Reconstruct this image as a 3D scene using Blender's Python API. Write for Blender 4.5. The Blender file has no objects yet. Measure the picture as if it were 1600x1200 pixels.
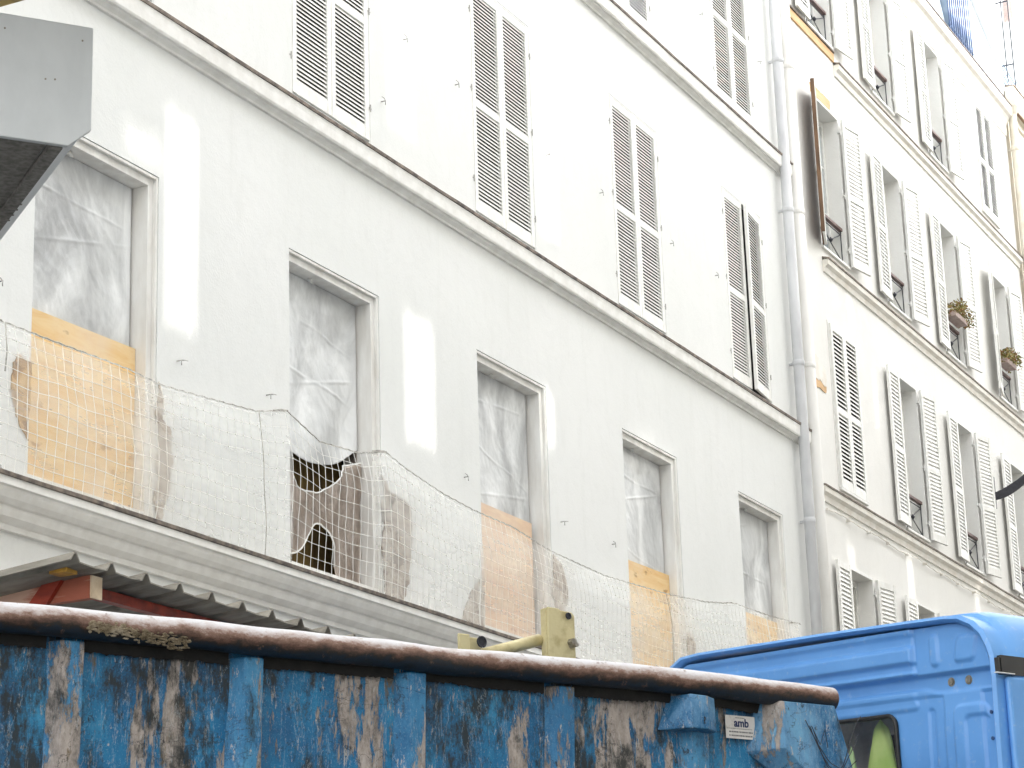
import bpy, bmesh, math, random
from mathutils import Vector, Matrix, noise
random.seed(7)
R = math.radians
scene = bpy.context.scene
col = scene.collection

# ------------------------------------------------------------------ camera
cd = bpy.data.cameras.new('camera'); cam = bpy.data.objects.new('camera', cd); col.objects.link(cam)
YAW, PITCH, ROLL = 1.1053, 0.2912, -0.0327
fw = Vector((math.sin(YAW)*math.cos(PITCH), math.cos(YAW)*math.cos(PITCH), math.sin(PITCH)))
rt = Vector((math.cos(YAW), -math.sin(YAW), 0)); up = rt.cross(fw)
r2 = rt*math.cos(ROLL) + up*math.sin(ROLL); u2 = up*math.cos(ROLL) - rt*math.sin(ROLL)
cam.matrix_world = Matrix(((r2.x, u2.x, -fw.x, 0), (r2.y, u2.y, -fw.y, -7.7468), (r2.z, u2.z, -fw.z, 1.6), (0, 0, 0, 1)))
cd.sensor_width = 36; cd.lens = 82.835; cd.clip_start = 0.05; cd.clip_end = 2000
cd.dof.use_dof = False
scene.camera = cam
# ------------------------------------------------------------------ light
SUN = Vector((0.35, -0.85, 0.39)).normalized()
w = bpy.data.worlds.new('World'); scene.world = w; w.use_nodes = True
nt = w.node_tree; nt.nodes.clear()
sky = nt.nodes.new('ShaderNodeTexSky'); sky.sky_type = 'NISHITA'; sky.sun_disc = False
sky.sun_elevation = math.asin(SUN.z); sky.sun_rotation = math.atan2(SUN.x, SUN.y)
sky.air_density = 1.0; sky.dust_density = 3.0; sky.ozone_density = 1.0
hs = nt.nodes.new('ShaderNodeHueSaturation'); hs.inputs['Saturation'].default_value = 0.08
bg = nt.nodes.new('ShaderNodeBackground'); bg.inputs[1].default_value = 0.15
wo = nt.nodes.new('ShaderNodeOutputWorld')
nt.links.new(sky.outputs[0], hs.inputs['Color']); nt.links.new(hs.outputs[0], bg.inputs[0]); nt.links.new(bg.outputs[0], wo.inputs[0])
sd = bpy.data.lights.new('sun', 'SUN'); sd.energy = 2.0; sd.angle = R(0.6); sd.color = (1, 0.965, 0.91)
so = bpy.data.objects.new('sun', sd); col.objects.link(so)
so.rotation_euler = SUN.to_track_quat('Z', 'Y').to_euler(); so.location = (0, -20, 30)
scene.view_settings.view_transform = 'Standard'; scene.view_settings.look = 'None'
scene.view_settings.exposure = 2.79; scene.view_settings.gamma = 1

# ------------------------------------------------------------------ materials
def newmat(name):
    m = bpy.data.materials.new(name); m.use_nodes = True
    nt = m.node_tree; b = nt.nodes['Principled BSDF']
    return m, nt, b
def noise_node(nt, scale, detail=5, rough=.55, stretch=(1, 1, 1), coord='Object', dist=0, offs=(0, 0, 0)):
    tc = nt.nodes.new('ShaderNodeTexCoord'); mp = nt.nodes.new('ShaderNodeMapping'); mp.inputs['Scale'].default_value = stretch
    mp.inputs['Location'].default_value = offs
    n = nt.nodes.new('ShaderNodeTexNoise'); n.inputs['Scale'].default_value = scale; n.inputs['Detail'].default_value = detail
    n.inputs['Roughness'].default_value = rough; n.inputs['Distortion'].default_value = dist
    nt.links.new(tc.outputs[coord], mp.inputs[0]); nt.links.new(mp.outputs[0], n.inputs['Vector'])
    return n
def ramp(nt, src, stops):
    r = nt.nodes.new('ShaderNodeValToRGB'); e = r.color_ramp.elements
    while len(e) < len(stops): e.new(0.5)
    for i, (p, c) in enumerate(stops):
        e[i].position = p; e[i].color = (c, c, c, 1) if isinstance(c, (int, float)) else (*c, 1)
    nt.links.new(src, r.inputs[0]); return r
def mix(nt, fac, a, b, mode='MIX'):
    m = nt.nodes.new('ShaderNodeMix'); m.data_type = 'RGBA'; m.blend_type = mode
    for sock, v in ((m.inputs[0], fac), (m.inputs[6], a), (m.inputs[7], b)):
        if hasattr(v, 'links') or hasattr(v, 'is_linked'): nt.links.new(v, sock)
        elif isinstance(v, (int, float)): sock.default_value = v
        else: sock.default_value = (*v, 1)
    return m.outputs[2]
def bump(nt, b, src, strength=.2, dist=.01):
    bp = nt.nodes.new('ShaderNodeBump'); bp.inputs['Strength'].default_value = strength; bp.inputs['Distance'].default_value = dist
    nt.links.new(src, bp.inputs['Height']); nt.links.new(bp.outputs[0], b.inputs['Normal'])
def simple(name, c1, c2=None, scale=6, rough=.7, bmp=.15, bscale=None, stretch=(1, 1, 1), lo=.35, hi=.65, metal=0, dist=.005, detail=6):
    m, nt, b = newmat(name)
    b.inputs['Roughness'].default_value = rough; b.inputs['Metallic'].default_value = metal
    if c2 is None: c2 = tuple(x*.85 for x in c1)
    n = noise_node(nt, scale, detail, stretch=stretch)
    r = ramp(nt, n.outputs[0], [(lo, c2), (hi, c1)]); nt.links.new(r.outputs[0], b.inputs['Base Color'])
    n2 = noise_node(nt, bscale or scale*6, 4, stretch=stretch)
    if bmp: bump(nt, b, n2.outputs[0], bmp, dist)
    return m
def plaster(name, base, dirt, streak, s=1.0):
    m, nt, b = newmat(name); b.inputs['Roughness'].default_value = .85
    n1 = noise_node(nt, .5, 6, .6, stretch=(1, 1, .5)); n2 = noise_node(nt, 3.0, 8, .65, stretch=(2.2, 1, .35)); n3 = noise_node(nt, 60, 3)
    r1 = ramp(nt, n1.outputs[0], [(.38, dirt), (.6, base)])
    r2 = ramp(nt, n2.outputs[0], [(.54, 0), (.75, s)])
    c = mix(nt, r2.outputs[0], r1.outputs[0], streak)
    # fine hairline scuffs
    n4 = noise_node(nt, 1.3, 10, .8, dist=1.2); r4 = ramp(nt, n4.outputs[0], [(.495, 0), (.5, .40), (.505, 0)])
    c2 = mix(nt, r4.outputs[0], c, tuple(x*.75 for x in base))
    nt.links.new(c2, b.inputs['Base Color'])
    n5 = noise_node(nt, 7, 6); ad = nt.nodes.new('ShaderNodeMath'); ad.operation = 'MULTIPLY_ADD'; ad.inputs[1].default_value = .35
    nt.links.new(n3.outputs[0], ad.inputs[0]); nt.links.new(n5.outputs[0], ad.inputs[2])
    bump(nt, b, ad.outputs[0], .25, .012)
    return m
M = {}
M['wall1'] = plaster('white_render', (.825, .83, .815), (.785, .795, .775), (.72, .725, .70), .45)
M['wall2'] = plaster('cream_render', (.84, .83, .80), (.80, .79, .755), (.74, .715, .67), .35)
M['wall3'] = plaster('beige_render', (.72, .66, .55), (.66, .6, .5), (.6, .52, .42), .4)
M['wall4'] = simple('opposite_render', (.78, .76, .71), (.70, .68, .63), 2)
M['trim1'] = simple('stone_trim', (.90, .89, .86), (.80, .785, .75), 9, .8, .3, 40, (1, 1, 1))
M['trim2'] = simple('cream_trim', (.87, .845, .79), (.78, .735, .66), 7, .8, .3, 40)
M['flash'] = simple('dirty_ledge', (.28, .23, .19), (.09, .075, .065), 14, .8, .4, 50)
M['reveal'] = simple('reveal_paint', (.88, .875, .845), (.74, .72, .68), 10, .7, .3, 50, (1, 1, .25))
M['shutter'] = simple('shutter_paint', (.86, .86, .83), (.78, .77, .73), 18, .5, .1)
M['slat_back'] = simple('shutter_paint_cream', (.80, .78, .72), (.68, .65, .58), 18, .5, .1)
M['frame'] = simple('window_paint', (.8, .8, .77), (.7, .69, .66), 20, .45, .1)
M['dark'] = simple('dark_interior', (.012, .011, .009), (.007, .006, .005), 4, .9, 0)
M['olive'] = simple('dark_wood_backing', (.20, .13, .035), (.09, .055, .015), 5, .8, .2, 30, (4, 1, .5))
M['iron'] = simple('painted_iron', (.035, .037, .05), (.02, .02, .025), 30, .5, .2)
M['rail_wood'] = simple('handrail_wood', (.20, .13, .115), (.10, .06, .055), 30, .55, .2, 60, (.2, 1, 1))
M['pipe'] = simple('zinc_pipe', (.66, .67, .68), (.50, .505, .52), 5, .5, .15, 30, (1, 1, .3))
M['pipe2'] = simple('painted_pipe', (.86, .85, .82), (.76, .74, .70), 5, .5, .15, 30, (1, 1, .3))
M['pipe3'] = simple('cream_pipe', (.74, .70, .6), (.6, .55, .45), 5, .5, .15, 30)
M['zinc'] = simple('zinc_roof', (.30, .36, .43), (.20, .26, .33), 3, .55, .15, 20)
M['bluepaint'] = simple('blue_railing_paint', (.05, .12, .27), (.03, .07, .17), 10, .5, .1)
M['rawwood'] = simple('raw_wood', (.74, .50, .27), (.58, .34, .15), 7, .7, .3, 30, (.25, 1, 2))
M['brownwood'] = simple('old_brown_wood', (.20, .11, .055), (.08, .045, .025), 12, .7, .4, 40, (1, 1, .2))
M['asphalt'] = simple('asphalt', (.12, .12, .115), (.08, .08, .078), 30, .9, .4, 120)
M['paving'] = simple('paving', (.50, .48, .44), (.38, .36, .33), 8, .85, .3)
M['kerb'] = simple('granite_kerb', (.33, .32, .31), (.22, .22, .22), 40, .8, .3)
M['black'] = simple('black_rubber', (.02, .02, .021), (.012, .012, .012), 20, .5, .1)
M['cream_steel'] = simple('cream_painted_steel', (.62, .54, .30), (.44, .36, .17), 16, .5, .25, 50, lo=.3, hi=.5)
M['bolt'] = simple('galvanised_bolt', (.4, .38, .33), (.2, .18, .15), 40, .4, .2, metal=.6)
M['redwood'] = simple('red_painted_wood', (.42, .05, .02), (.20, .022, .012), 14, .45, .3, 60, (1, .3, 1))
M['oldred'] = simple('worn_red_board', (.66, .42, .32), (.42, .12, .07), 6, .6, .3, 40, (1, .35, 2.5), lo=.44, hi=.54)
M['yellowwood'] = simple('yellow_painted_block', (.62, .34, .04), (.35, .18, .03), 20, .5, .2)
M['palewood'] = simple('pale_cut_wood', (.82, .66, .47), (.66, .5, .33), 20, .7, .2)
M['asbestos'] = simple('weathered_roof_sheet', (.36, .335, .285), (.17, .155, .13), 9, .75, .4, 60, (1, .4, 1))
M['greymetal'] = simple('grey_sheet_metal', (.66, .69, .71), (.61, .64, .66), 14, .5, .12, 90, (1.4, 1.4, .7))
M['felt'] = simple('dark_felt', (.30, .29, .275), (.17, .165, .155), 80, .95, .15, 200)
M['board'] = simple('site_board', (.42, .30, .10), (.13, .11, .08), 14, .8, .3, 40, (1, 1, 1))
M['headliner'] = simple('cab_headliner', (.62, .58, .53), (.5, .47, .43), 25, .9, .2)
M['hivis'] = simple('hi_vis_fabric', (.80, .95, .34), (.62, .84, .22), 6, .75, .25, 25)
M['hivis2'] = simple('pale_hi_vis_fabric', (.72, .92, .48), (.58, .8, .36), 6, .75, .25, 25)
M['planterbox'] = simple('terracotta_box', (.52, .42, .38), (.38, .28, .25), 20, .7, .2)
M['roofpaint'] = simple('brown_soffit', (.34, .22, .14), (.24, .15, .1), 8, .8, .2)
M['tyre'] = M['black']
M['hook'] = simple('painted_catch', (.55, .54, .52), (.32, .3, .28), 60, .6, .1)
# plywood
def plywood(name, a, b_, knot):
    m, nt, b = newmat(name); b.inputs['Roughness'].default_value = .65
    n = noise_node(nt, 3.5, 7, .6, stretch=(1, 1, 5), dist=.8); r = ramp(nt, n.outputs[0], [(.3, b_), (.62, a)])
    n2 = noise_node(nt, 6, 3, .5, stretch=(1, 1, 2.2)); r2 = ramp(nt, n2.outputs[0], [(.66, 0), (.73, .75)])
    c = mix(nt, r2.outputs[0], r.outputs[0], knot)
    n3 = noise_node(nt, 1.7, 6, .6, offs=(3, 0, 1)); r3 = ramp(nt, n3.outputs[0], [(.42, 0), (.62, .45)])
    c = mix(nt, r3.outputs[0], c, (.82, .70, .56))
    nt.links.new(c, b.inputs['Base Color']); bump(nt, b, n.outputs[0], .2, .004)
    return m
M['ply'] = plywood('plywood', (.84, .62, .33), (.76, .48, .20), (.36, .17, .05))
M['ply2'] = plywood('pinkish_plywood', (.80, .60, .42), (.66, .44, .32), (.42, .24, .18))
# bare masonry behind fallen render
def masonry(name, a, b_, c_):
    m, nt, b = newmat(name); b.inputs['Roughness'].default_value = .95
    n = noise_node(nt, 9, 9, .7, dist=.6); r = ramp(nt, n.outputs[0], [(.32, c_), (.47, b_), (.62, a)])
    nt.links.new(r.outputs[0], b.inputs['Base Color']); bump(nt, b, n.outputs[0], .9, .03)
    return m
M['masonry'] = masonry('bare_masonry', (.70, .65, .58), (.50, .43, .37), (.13, .09, .065))
M['masonry2'] = masonry('sandy_masonry', (.74, .52, .28), (.60, .38, .18), (.22, .12, .06))
# plastic sheeting
def sheetmat():
    m, nt, b = newmat('grey_plastic_sheeting'); b.inputs['Roughness'].default_value = .42
    n = noise_node(nt, 2.2, 6, .6, stretch=(1, 1, .6), dist=.7); r = ramp(nt, n.outputs[0], [(.34, (.40, .405, .41)), (.48, (.60, .61, .61)), (.62, (.84, .85, .85))])
    wv = nt.nodes.new('ShaderNodeTexNoise'); wv.inputs['Scale'].default_value = 160
    tc = nt.nodes.new('ShaderNodeTexCoord'); nt.links.new(tc.outputs['Object'], wv.inputs['Vector'])
    nt.links.new(r.outputs[0], b.inputs['Base Color'])
    n2 = noise_node(nt, 14, 7, .65, stretch=(1, 1, .7), dist=.8)
    ad = nt.nodes.new('ShaderNodeMath'); ad.operation = 'MULTIPLY_ADD'; ad.inputs[1].default_value = .12
    nt.links.new(wv.outputs[0], ad.inputs[0]); nt.links.new(n2.outputs[0], ad.inputs[2])
    bump(nt, b, ad.outputs[0], .25, .015)
    return m
M['plastic'] = sheetmat()
M['plastic_pale'] = simple('white_tape', (.84, .84, .83), (.7, .7, .7), 12, .4, .3, 40, (1, 1, .3))
M['cloth'] = simple('dusty_cloth', (.72, .63, .56), (.48, .39, .32), 9, .9, .8, 60, (1, 1, .4), dist=.015)
# glass
def glassmat(name, c, rough=.06, blue=0):
    m, nt, b = newmat(name); b.inputs['Roughness'].default_value = rough
    n = noise_node(nt, 1.2, 3, .5, stretch=(1, 1, .4)); r = ramp(nt, n.outputs[0], [(.4, tuple(x*.6 for x in c)), (.6, c)])
    nt.links.new(r.outputs[0], b.inputs['Base Color']); b.inputs['Specular IOR Level'].default_value = .9
    return m
M['glass'] = glassmat('window_glass', (.42, .47, .50))
M['glassdark'] = glassmat('curtained_glass', (.46, .44, .38))
M['bandglass'] = glassmat('black_glass', (.008, .008, .01), .12)
def clearglass():
    m, nt, b = newmat('clear_glass'); nt.nodes.remove(b)
    t = nt.nodes.new('ShaderNodeBsdfTransparent'); t.inputs[0].default_value = (.93, .95, .94, 1)
    g = nt.nodes.new('ShaderNodeBsdfGlossy'); g.inputs['Roughness'].default_value = .03
    f = nt.nodes.new('ShaderNodeFresnel'); f.inputs[0].default_value = 1.45
    mx = nt.nodes.new('ShaderNodeMixShader'); nt.links.new(f.outputs[0], mx.inputs[0])
    nt.links.new(t.outputs[0], mx.inputs[1]); nt.links.new(g.outputs[0], mx.inputs[2])
    nt.links.new(mx.outputs[0], nt.nodes['Material Output'].inputs[0]); return m
M['clear'] = clearglass()
def veil():
    m, nt, b = newmat('sheer_mesh_fabric'); nt.nodes.remove(b)
    d = nt.nodes.new('ShaderNodeBsdfDiffuse'); d.inputs[0].default_value = (.98, .98, .96, 1); tl = nt.nodes.new('ShaderNodeBsdfTranslucent'); tl.inputs[0].default_value = (.98, .98, .96, 1)
    t = nt.nodes.new('ShaderNodeBsdfTransparent'); m1 = nt.nodes.new('ShaderNodeMixShader'); m1.inputs[0].default_value = .4
    nt.links.new(d.outputs[0], m1.inputs[1]); nt.links.new(tl.outputs[0], m1.inputs[2])
    n = noise_node(nt, 2.0, 6, .6, stretch=(.5, 1, 2)); r = ramp(nt, n.outputs[0], [(.32, .14), (.66, .36)])
    m2 = nt.nodes.new('ShaderNodeMixShader'); nt.links.new(r.outputs[0], m2.inputs[0]); nt.links.new(t.outputs[0], m2.inputs[1]); nt.links.new(m1.outputs[0], m2.inputs[2])
    nt.links.new(m2.outputs[0], nt.nodes['Material Output'].inputs[0]); return m
M['veil'] = veil()
M['cord'] = simple('white_cord', (.95, .95, .92), (.90, .89, .85), 20, .8, 0)
M['rope'] = simple('grey_rope', (.62, .60, .56), (.34, .32, .29), 60, .9, .3)
# truck paint
m, nt_, b = newmat('light_blue_truck_paint'); b.inputs['Roughness'].default_value = .42
n = noise_node(nt_, 3, 8, .65); r = ramp(nt_, n.outputs[0], [(.35, (.115, .33, .72)), (.65, (.145, .385, .80))])
n2 = noise_node(nt_, 26, 6, .7); r2_ = ramp(nt_, n2.outputs[0], [(.58, 0), (.74, .45)])
nt_.links.new(mix(nt_, r2_.outputs[0], r.outputs[0], (.45, .58, .75)), b.inputs['Base Color'])
b.inputs['Coat Weight'].default_value = .25; b.inputs['Coat Roughness'].default_value = .25
M['truck'] = m
# battered container paint: blue over pinkish primer, dirt and scratches
def skip_paint(name, seed=0., light=0., peelt=.0, dark=.0):
    m, nt, b = newmat(name); b.inputs['Roughness'].default_value = .5
    o = (seed, seed*.7, seed*.3)
    nb = noise_node(nt, 3.5, 12, .75, stretch=(1, 1, .6), offs=o)
    blue = ramp(nt, nb.outputs[0], [(.28, (.002, .05, .13)), (.42, (.002, .11, .27)), (.54, (.004+light, .18+light, .39+light)), (.65, (.04+light, .28+light, .50+light)), (.78, (.25, .45, .56))])
    fine = noise_node(nt, 150, 4, .8); f1 = ramp(nt, fine.outputs[0], [(.56, 0), (.66, .55)])
    c = mix(nt, f1.outputs[0], blue.outputs[0], (.22, .42, .58))
    n1 = noise_node(nt, 1.9, 14, .74, stretch=(2.2, 2.2, .42), offs=(o[0]+5, o[1], o[2]), dist=.2)
    peel = ramp(nt, n1.outputs[0], [(.522+peelt, 0), (.535+peelt, .95)])
    pc = noise_node(nt, 14, 12, .8, stretch=(1, 1, .5)); pcol = ramp(nt, pc.outputs[0], [(.36, (.11, .09, .075)), (.47, (.33, .28, .24)), (.6, (.50, .43, .385)), (.72, (.62, .57, .52))])
    c = mix(nt, peel.outputs[0], c, pcol.outputs[0])
    n2 = noise_node(nt, 30, 10, .75, stretch=(1.5, 1.5, .40), offs=(2, o[0], 4)); chips = ramp(nt, n2.outputs[0], [(.60, 0), (.615, .9)])
    c = mix(nt, chips.outputs[0], c, (.50, .48, .45))
    n3 = noise_node(nt, 3.0, 14, .8, stretch=(1.5, 1.5, .65), offs=(9, 2, o[0])); dk = ramp(nt, n3.outputs[0], [(.488-dark, 0), (.575-dark, .95)])
    c = mix(nt, dk.outputs[0], c, (.012, .016, .016))
    n4 = noise_node(nt, 8, 12, .8, stretch=(1.8, 1.8, .45), offs=(4, 8, o[0])); ru = ramp(nt, n4.outputs[0], [(.58, 0), (.64, .9)])
    c = mix(nt, ru.outputs[0], c, (.14, .095, .035))
    n7 = noise_node(nt, 18, 12, .8, stretch=(1.2, 1.2, .7), offs=(1, 8, o[0])); d2 = ramp(nt, n7.outputs[0], [(.58, 0), (.63, .9)])
    c = mix(nt, d2.outputs[0], c, (.01, .013, .015))
    n5 = noise_node(nt, 1.6, 7, .6, stretch=(1, 1, 1.2), offs=(1, 3, 7+o[0]), dist=1.6); sc = ramp(nt, n5.outputs[0], [(.4955, 0), (.4995, .9), (.5035, 0)])
    c = mix(nt, sc.outputs[0], c, (.012, .014, .018))
    n6 = noise_node(nt, 3.2, 8, .65, stretch=(3, 3, .4), offs=(11, 3, o[0]), dist=.8); s2 = ramp(nt, n6.outputs[0], [(.496, 0), (.5, .7), (.504, 0)])
    c = mix(nt, s2.outputs[0], c, (.48, .55, .60))
    nt.links.new(c, b.inputs['Base Color'])
    sub = nt.nodes.new('ShaderNodeMath'); sub.operation = 'SUBTRACT'; nt.links.new(n2.outputs[0], sub.inputs[0]); nt.links.new(peel.outputs[0], sub.inputs[1])
    bump(nt, b, sub.outputs[0], .6, .006)
    return m
M['skip'] = skip_paint('battered_blue_paint', 0.)
M['skip2'] = skip_paint('battered_blue_paint_frame', 3.3, .03, .02, -.03)
M['skip3'] = skip_paint('battered_blue_paint_gusset', 6.1, .11, .015, -.06)
def rim_mat():
    m, nt, b = newmat('worn_rim_steel_shaded'); b.inputs['Roughness'].default_value = .55
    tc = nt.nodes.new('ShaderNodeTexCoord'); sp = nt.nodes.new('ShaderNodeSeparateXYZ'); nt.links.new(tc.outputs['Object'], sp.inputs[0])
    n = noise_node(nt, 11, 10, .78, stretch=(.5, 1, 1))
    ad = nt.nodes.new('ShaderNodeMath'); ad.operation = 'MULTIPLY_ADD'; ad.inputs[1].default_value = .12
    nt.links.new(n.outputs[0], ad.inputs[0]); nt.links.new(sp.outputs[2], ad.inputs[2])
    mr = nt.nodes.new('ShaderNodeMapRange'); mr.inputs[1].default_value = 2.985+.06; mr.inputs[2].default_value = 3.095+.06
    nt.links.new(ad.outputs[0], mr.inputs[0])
    r = ramp(nt, mr.outputs[0], [(.0, (.006, .008, .010)), (.20, (.006, .018, .036)), (.32, (.018, .014, .011)), (.46, (.11, .055, .038)), (.58, (.24, .14, .105)), (.70, (.50, .43, .41)), (.85, (.62, .61, .63))])  # rust and wear, plus sky-bright top and shaded underside painted by height
    n2 = noise_node(nt, 30, 8, .7); r2 = ramp(nt, n2.outputs[0], [(.6, 0), (.68, .8)])
    c = mix(nt, r2.outputs[0], r.outputs[0], (.16, .09, .06))
    nt.links.new(c, b.inputs['Base Color']); bump(nt, b, n2.outputs[0], .35, .006)
    return m
M['rim'] = rim_mat()
M['rimshade'] = simple('rim_shade_black', (.009, .008, .007), (.004, .004, .004), 20, .8, .4)  # near-black colour for the shade painted under the container rim
M['mortar'] = masonry('dried_mortar', (.50, .43, .33), (.24, .19, .12), (.03, .022, .013))
M['sticker'] = simple('sticker_paper', (.70, .68, .66), (.5, .46, .43), 25, .6, .1, lo=.3, hi=.45)
M['navy'] = simple('navy_print', (.012, .03, .12), (.01, .025, .1), 10, .6, 0)
M['inkgrey'] = simple('grey_print', (.12, .12, .14), (.2, .2, .2), 60, .6, 0)
M['leaf_y'] = simple('dry_foliage', (.42, .36, .13), (.20, .16, .05), 40, .7, 0)
M['leaf_g'] = simple('olive_foliage', (.20, .22, .06), (.10, .10, .03), 40, .7, 0)
M['leaf_r'] = simple('russet_foliage', (.34, .17, .06), (.2, .09, .03), 40, .7, 0)

# ------------------------------------------------------------------ helpers
def tag(o, label=None, cat=None, group=None, kind=None):
    if label: o['label'] = label
    if cat: o['category'] = cat
    if group: o['group'] = group
    if kind: o['kind'] = kind
    return o
def empty(name, loc=(0, 0, 0), rz=0):
    o = bpy.data.objects.new(name, None); o.empty_display_size = .2; col.objects.link(o); o.location = loc; o.rotation_euler = (0, 0, rz); return o
class MB:
    def __init__(s): s.v = []; s.f = []; s.m = []; s.mi = 0
    def add(s, vs, fs):
        n = len(s.v); s.v += [tuple(v) for v in vs]; s.f += [tuple(i+n for i in f) for f in fs]; s.m += [s.mi]*len(fs); return s
    def box(s, x0, x1, y0, y1, z0, z1):
        return s.add([(x0, y0, z0), (x1, y0, z0), (x1, y1, z0), (x0, y1, z0), (x0, y0, z1), (x1, y0, z1), (x1, y1, z1), (x0, y1, z1)],
                     [(0, 3, 2, 1), (4, 5, 6, 7), (0, 1, 5, 4), (1, 2, 6, 5), (2, 3, 7, 6), (3, 0, 4, 7)])
    def tube(s, pts, r, n=8, cap=True):
        pts = [Vector(p) for p in pts]; rings = []
        rs = r if isinstance(r, (list, tuple)) else [r]*len(pts)
        vs = []; fs = []; ref = None
        for i, p in enumerate(pts):
            t = (pts[min(i+1, len(pts)-1)]-pts[max(i-1, 0)]).normalized()
            a = Vector((0, 0, 1)) if abs(t.z) < .9 else Vector((1, 0, 0))
            if ref is not None: a = ref
            u = t.cross(a).normalized(); v = t.cross(u).normalized(); ref = -v if ref is None else ref
            for k in range(n):
                an = 2*math.pi*k/n; vs.append(p+u*math.cos(an)*rs[i]+v*math.sin(an)*rs[i])
        for i in range(len(pts)-1):
            for k in range(n):
                a = i*n+k; b_ = i*n+(k+1) % n; fs.append((a, b_, b_+n, a+n))
        if cap: fs.append(tuple(range(n-1, -1, -1))); fs.append(tuple((len(pts)-1)*n+k for k in range(n)))
        return s.add(vs, fs)
    def bar(s, p, q, w, h):
        p = Vector(p); q = Vector(q); t = (q-p).normalized(); a = Vector((0, 0, 1)) if abs(t.z) < .95 else Vector((0, 1, 0))
        u = t.cross(a).normalized()*w/2; v = t.cross(u).normalized()*h/2
        return s.add([p-u-v, p+u-v, p+u+v, p-u+v, q-u-v, q+u-v, q+u+v, q-u+v], [(0, 1, 2, 3), (7, 6, 5, 4), (0, 4, 5, 1), (1, 5, 6, 2), (2, 6, 7, 3), (3, 7, 4, 0)])
    def prof_x(s, prof, x0, x1):        # extrude (y,z) profile along x
        n = len(prof); vs = [(x0, y, z) for y, z in prof]+[(x1, y, z) for y, z in prof]
        return s.add(vs, [(i, (i+1) % n, (i+1) % n+n, i+n) for i in range(n)]+[tuple(range(n-1, -1, -1)), tuple(range(n, 2*n))])
    def poly_y(s, pts, y0, y1):         # extrude (x,z) polygon along y
        n = len(pts); vs = [(x, y0, z) for x, z in pts]+[(x, y1, z) for x, z in pts]
        return s.add(vs, [tuple(range(n)), tuple(range(2*n-1, n-1, -1))]+[(i, i+n, (i+1) % n+n, (i+1) % n) for i in range(n)])
    def build(s, name, mat, parent=None, smooth=False, bevel=0, recalc=True):
        me = bpy.data.meshes.new(name); me.from_pydata(s.v, [], s.f)
        mats = mat if isinstance(mat, (list, tuple)) else [mat]
        for m_ in mats: me.materials.append(m_)
        for p, k in zip(me.polygons, s.m): p.material_index = k
        if recalc:
            bm = bmesh.new(); bm.from_mesh(me); bmesh.ops.recalc_face_normals(bm, faces=bm.faces); bm.to_mesh(me); bm.free()
        if smooth:
            for p in me.polygons: p.use_smooth = True
        o = bpy.data.objects.new(name, me); col.objects.link(o)
        if parent: o.parent = parent
        if bevel:
            b_ = o.modifiers.new('bevel', 'BEVEL'); b_.width = bevel; b_.segments = 2; b_.limit_method = 'ANGLE'
        return o
def copy_tree(o, parent=None):
    c = o.copy(); col.objects.link(c); c.parent = parent
    for ch in list(o.children): copy_tree(ch, c)
    return c
def wall_sheet(mb, x0, x1, z0, z1, holes, y=0, d=.3):
    xs = sorted({x0, x1} | {h[0] for h in holes} | {h[1] for h in holes})
    zs = sorted({z0, z1} | {h[2] for h in holes} | {h[3] for h in holes})
    idx = {}
    vs = []
    for i, x in enumerate(xs):
        for j, z in enumerate(zs): idx[i, j] = len(vs); vs.append((x, y, z))
    fs = []
    for i in range(len(xs)-1):
        for j in range(len(zs)-1):
            cx = (xs[i]+xs[i+1])/2; cz = (zs[j]+zs[j+1])/2
            if any(h[0] < cx < h[1] and h[2] < cz < h[3] for h in holes): continue
            fs.append((idx[i, j], idx[i+1, j], idx[i+1, j+1], idx[i, j+1]))
    mb.add(vs, fs)
    for (a, b_, c, e) in holes:
        mb.add([(a, y, c), (b_, y, c), (b_, y, e), (a, y, e), (a, y+d, c), (b_, y+d, c), (b_, y+d, e), (a, y+d, e)],
               [(0, 4, 5, 1), (1, 5, 6, 2), (2, 6, 7, 3), (3, 7, 4, 0)])
def shell(mb, x0, x1, z1, yb):          # sides, back, top of a building body behind its front sheet
    mb.add([(x0, 0, 0), (x1, 0, 0), (x1, yb, 0), (x0, yb, 0), (x0, 0, z1), (x1, 0, z1), (x1, yb, z1), (x0, yb, z1)],
           [(1, 2, 6, 5), (2, 3, 7, 6), (3, 0, 4, 7), (4, 5, 6, 7)])

# ------------------------------------------------------------------ ground
g = MB().box(-60, 120, -60, 60, -.3, 0).build('ground', M['asphalt']); tag(g, 'dark asphalt ground of the street', kind='structure')
g = MB().box(-60, 120, -1.55, -.0, 0.004, .12).build('pavement', M['paving']); tag(g, 'pavement along the white facade', kind='structure')
g = MB().box(-60, 120, -1.7, -1.55, 0.004, .13).build('kerb', M['kerb'], bevel=.01); tag(g, 'granite kerb of the pavement', kind='structure')

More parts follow.
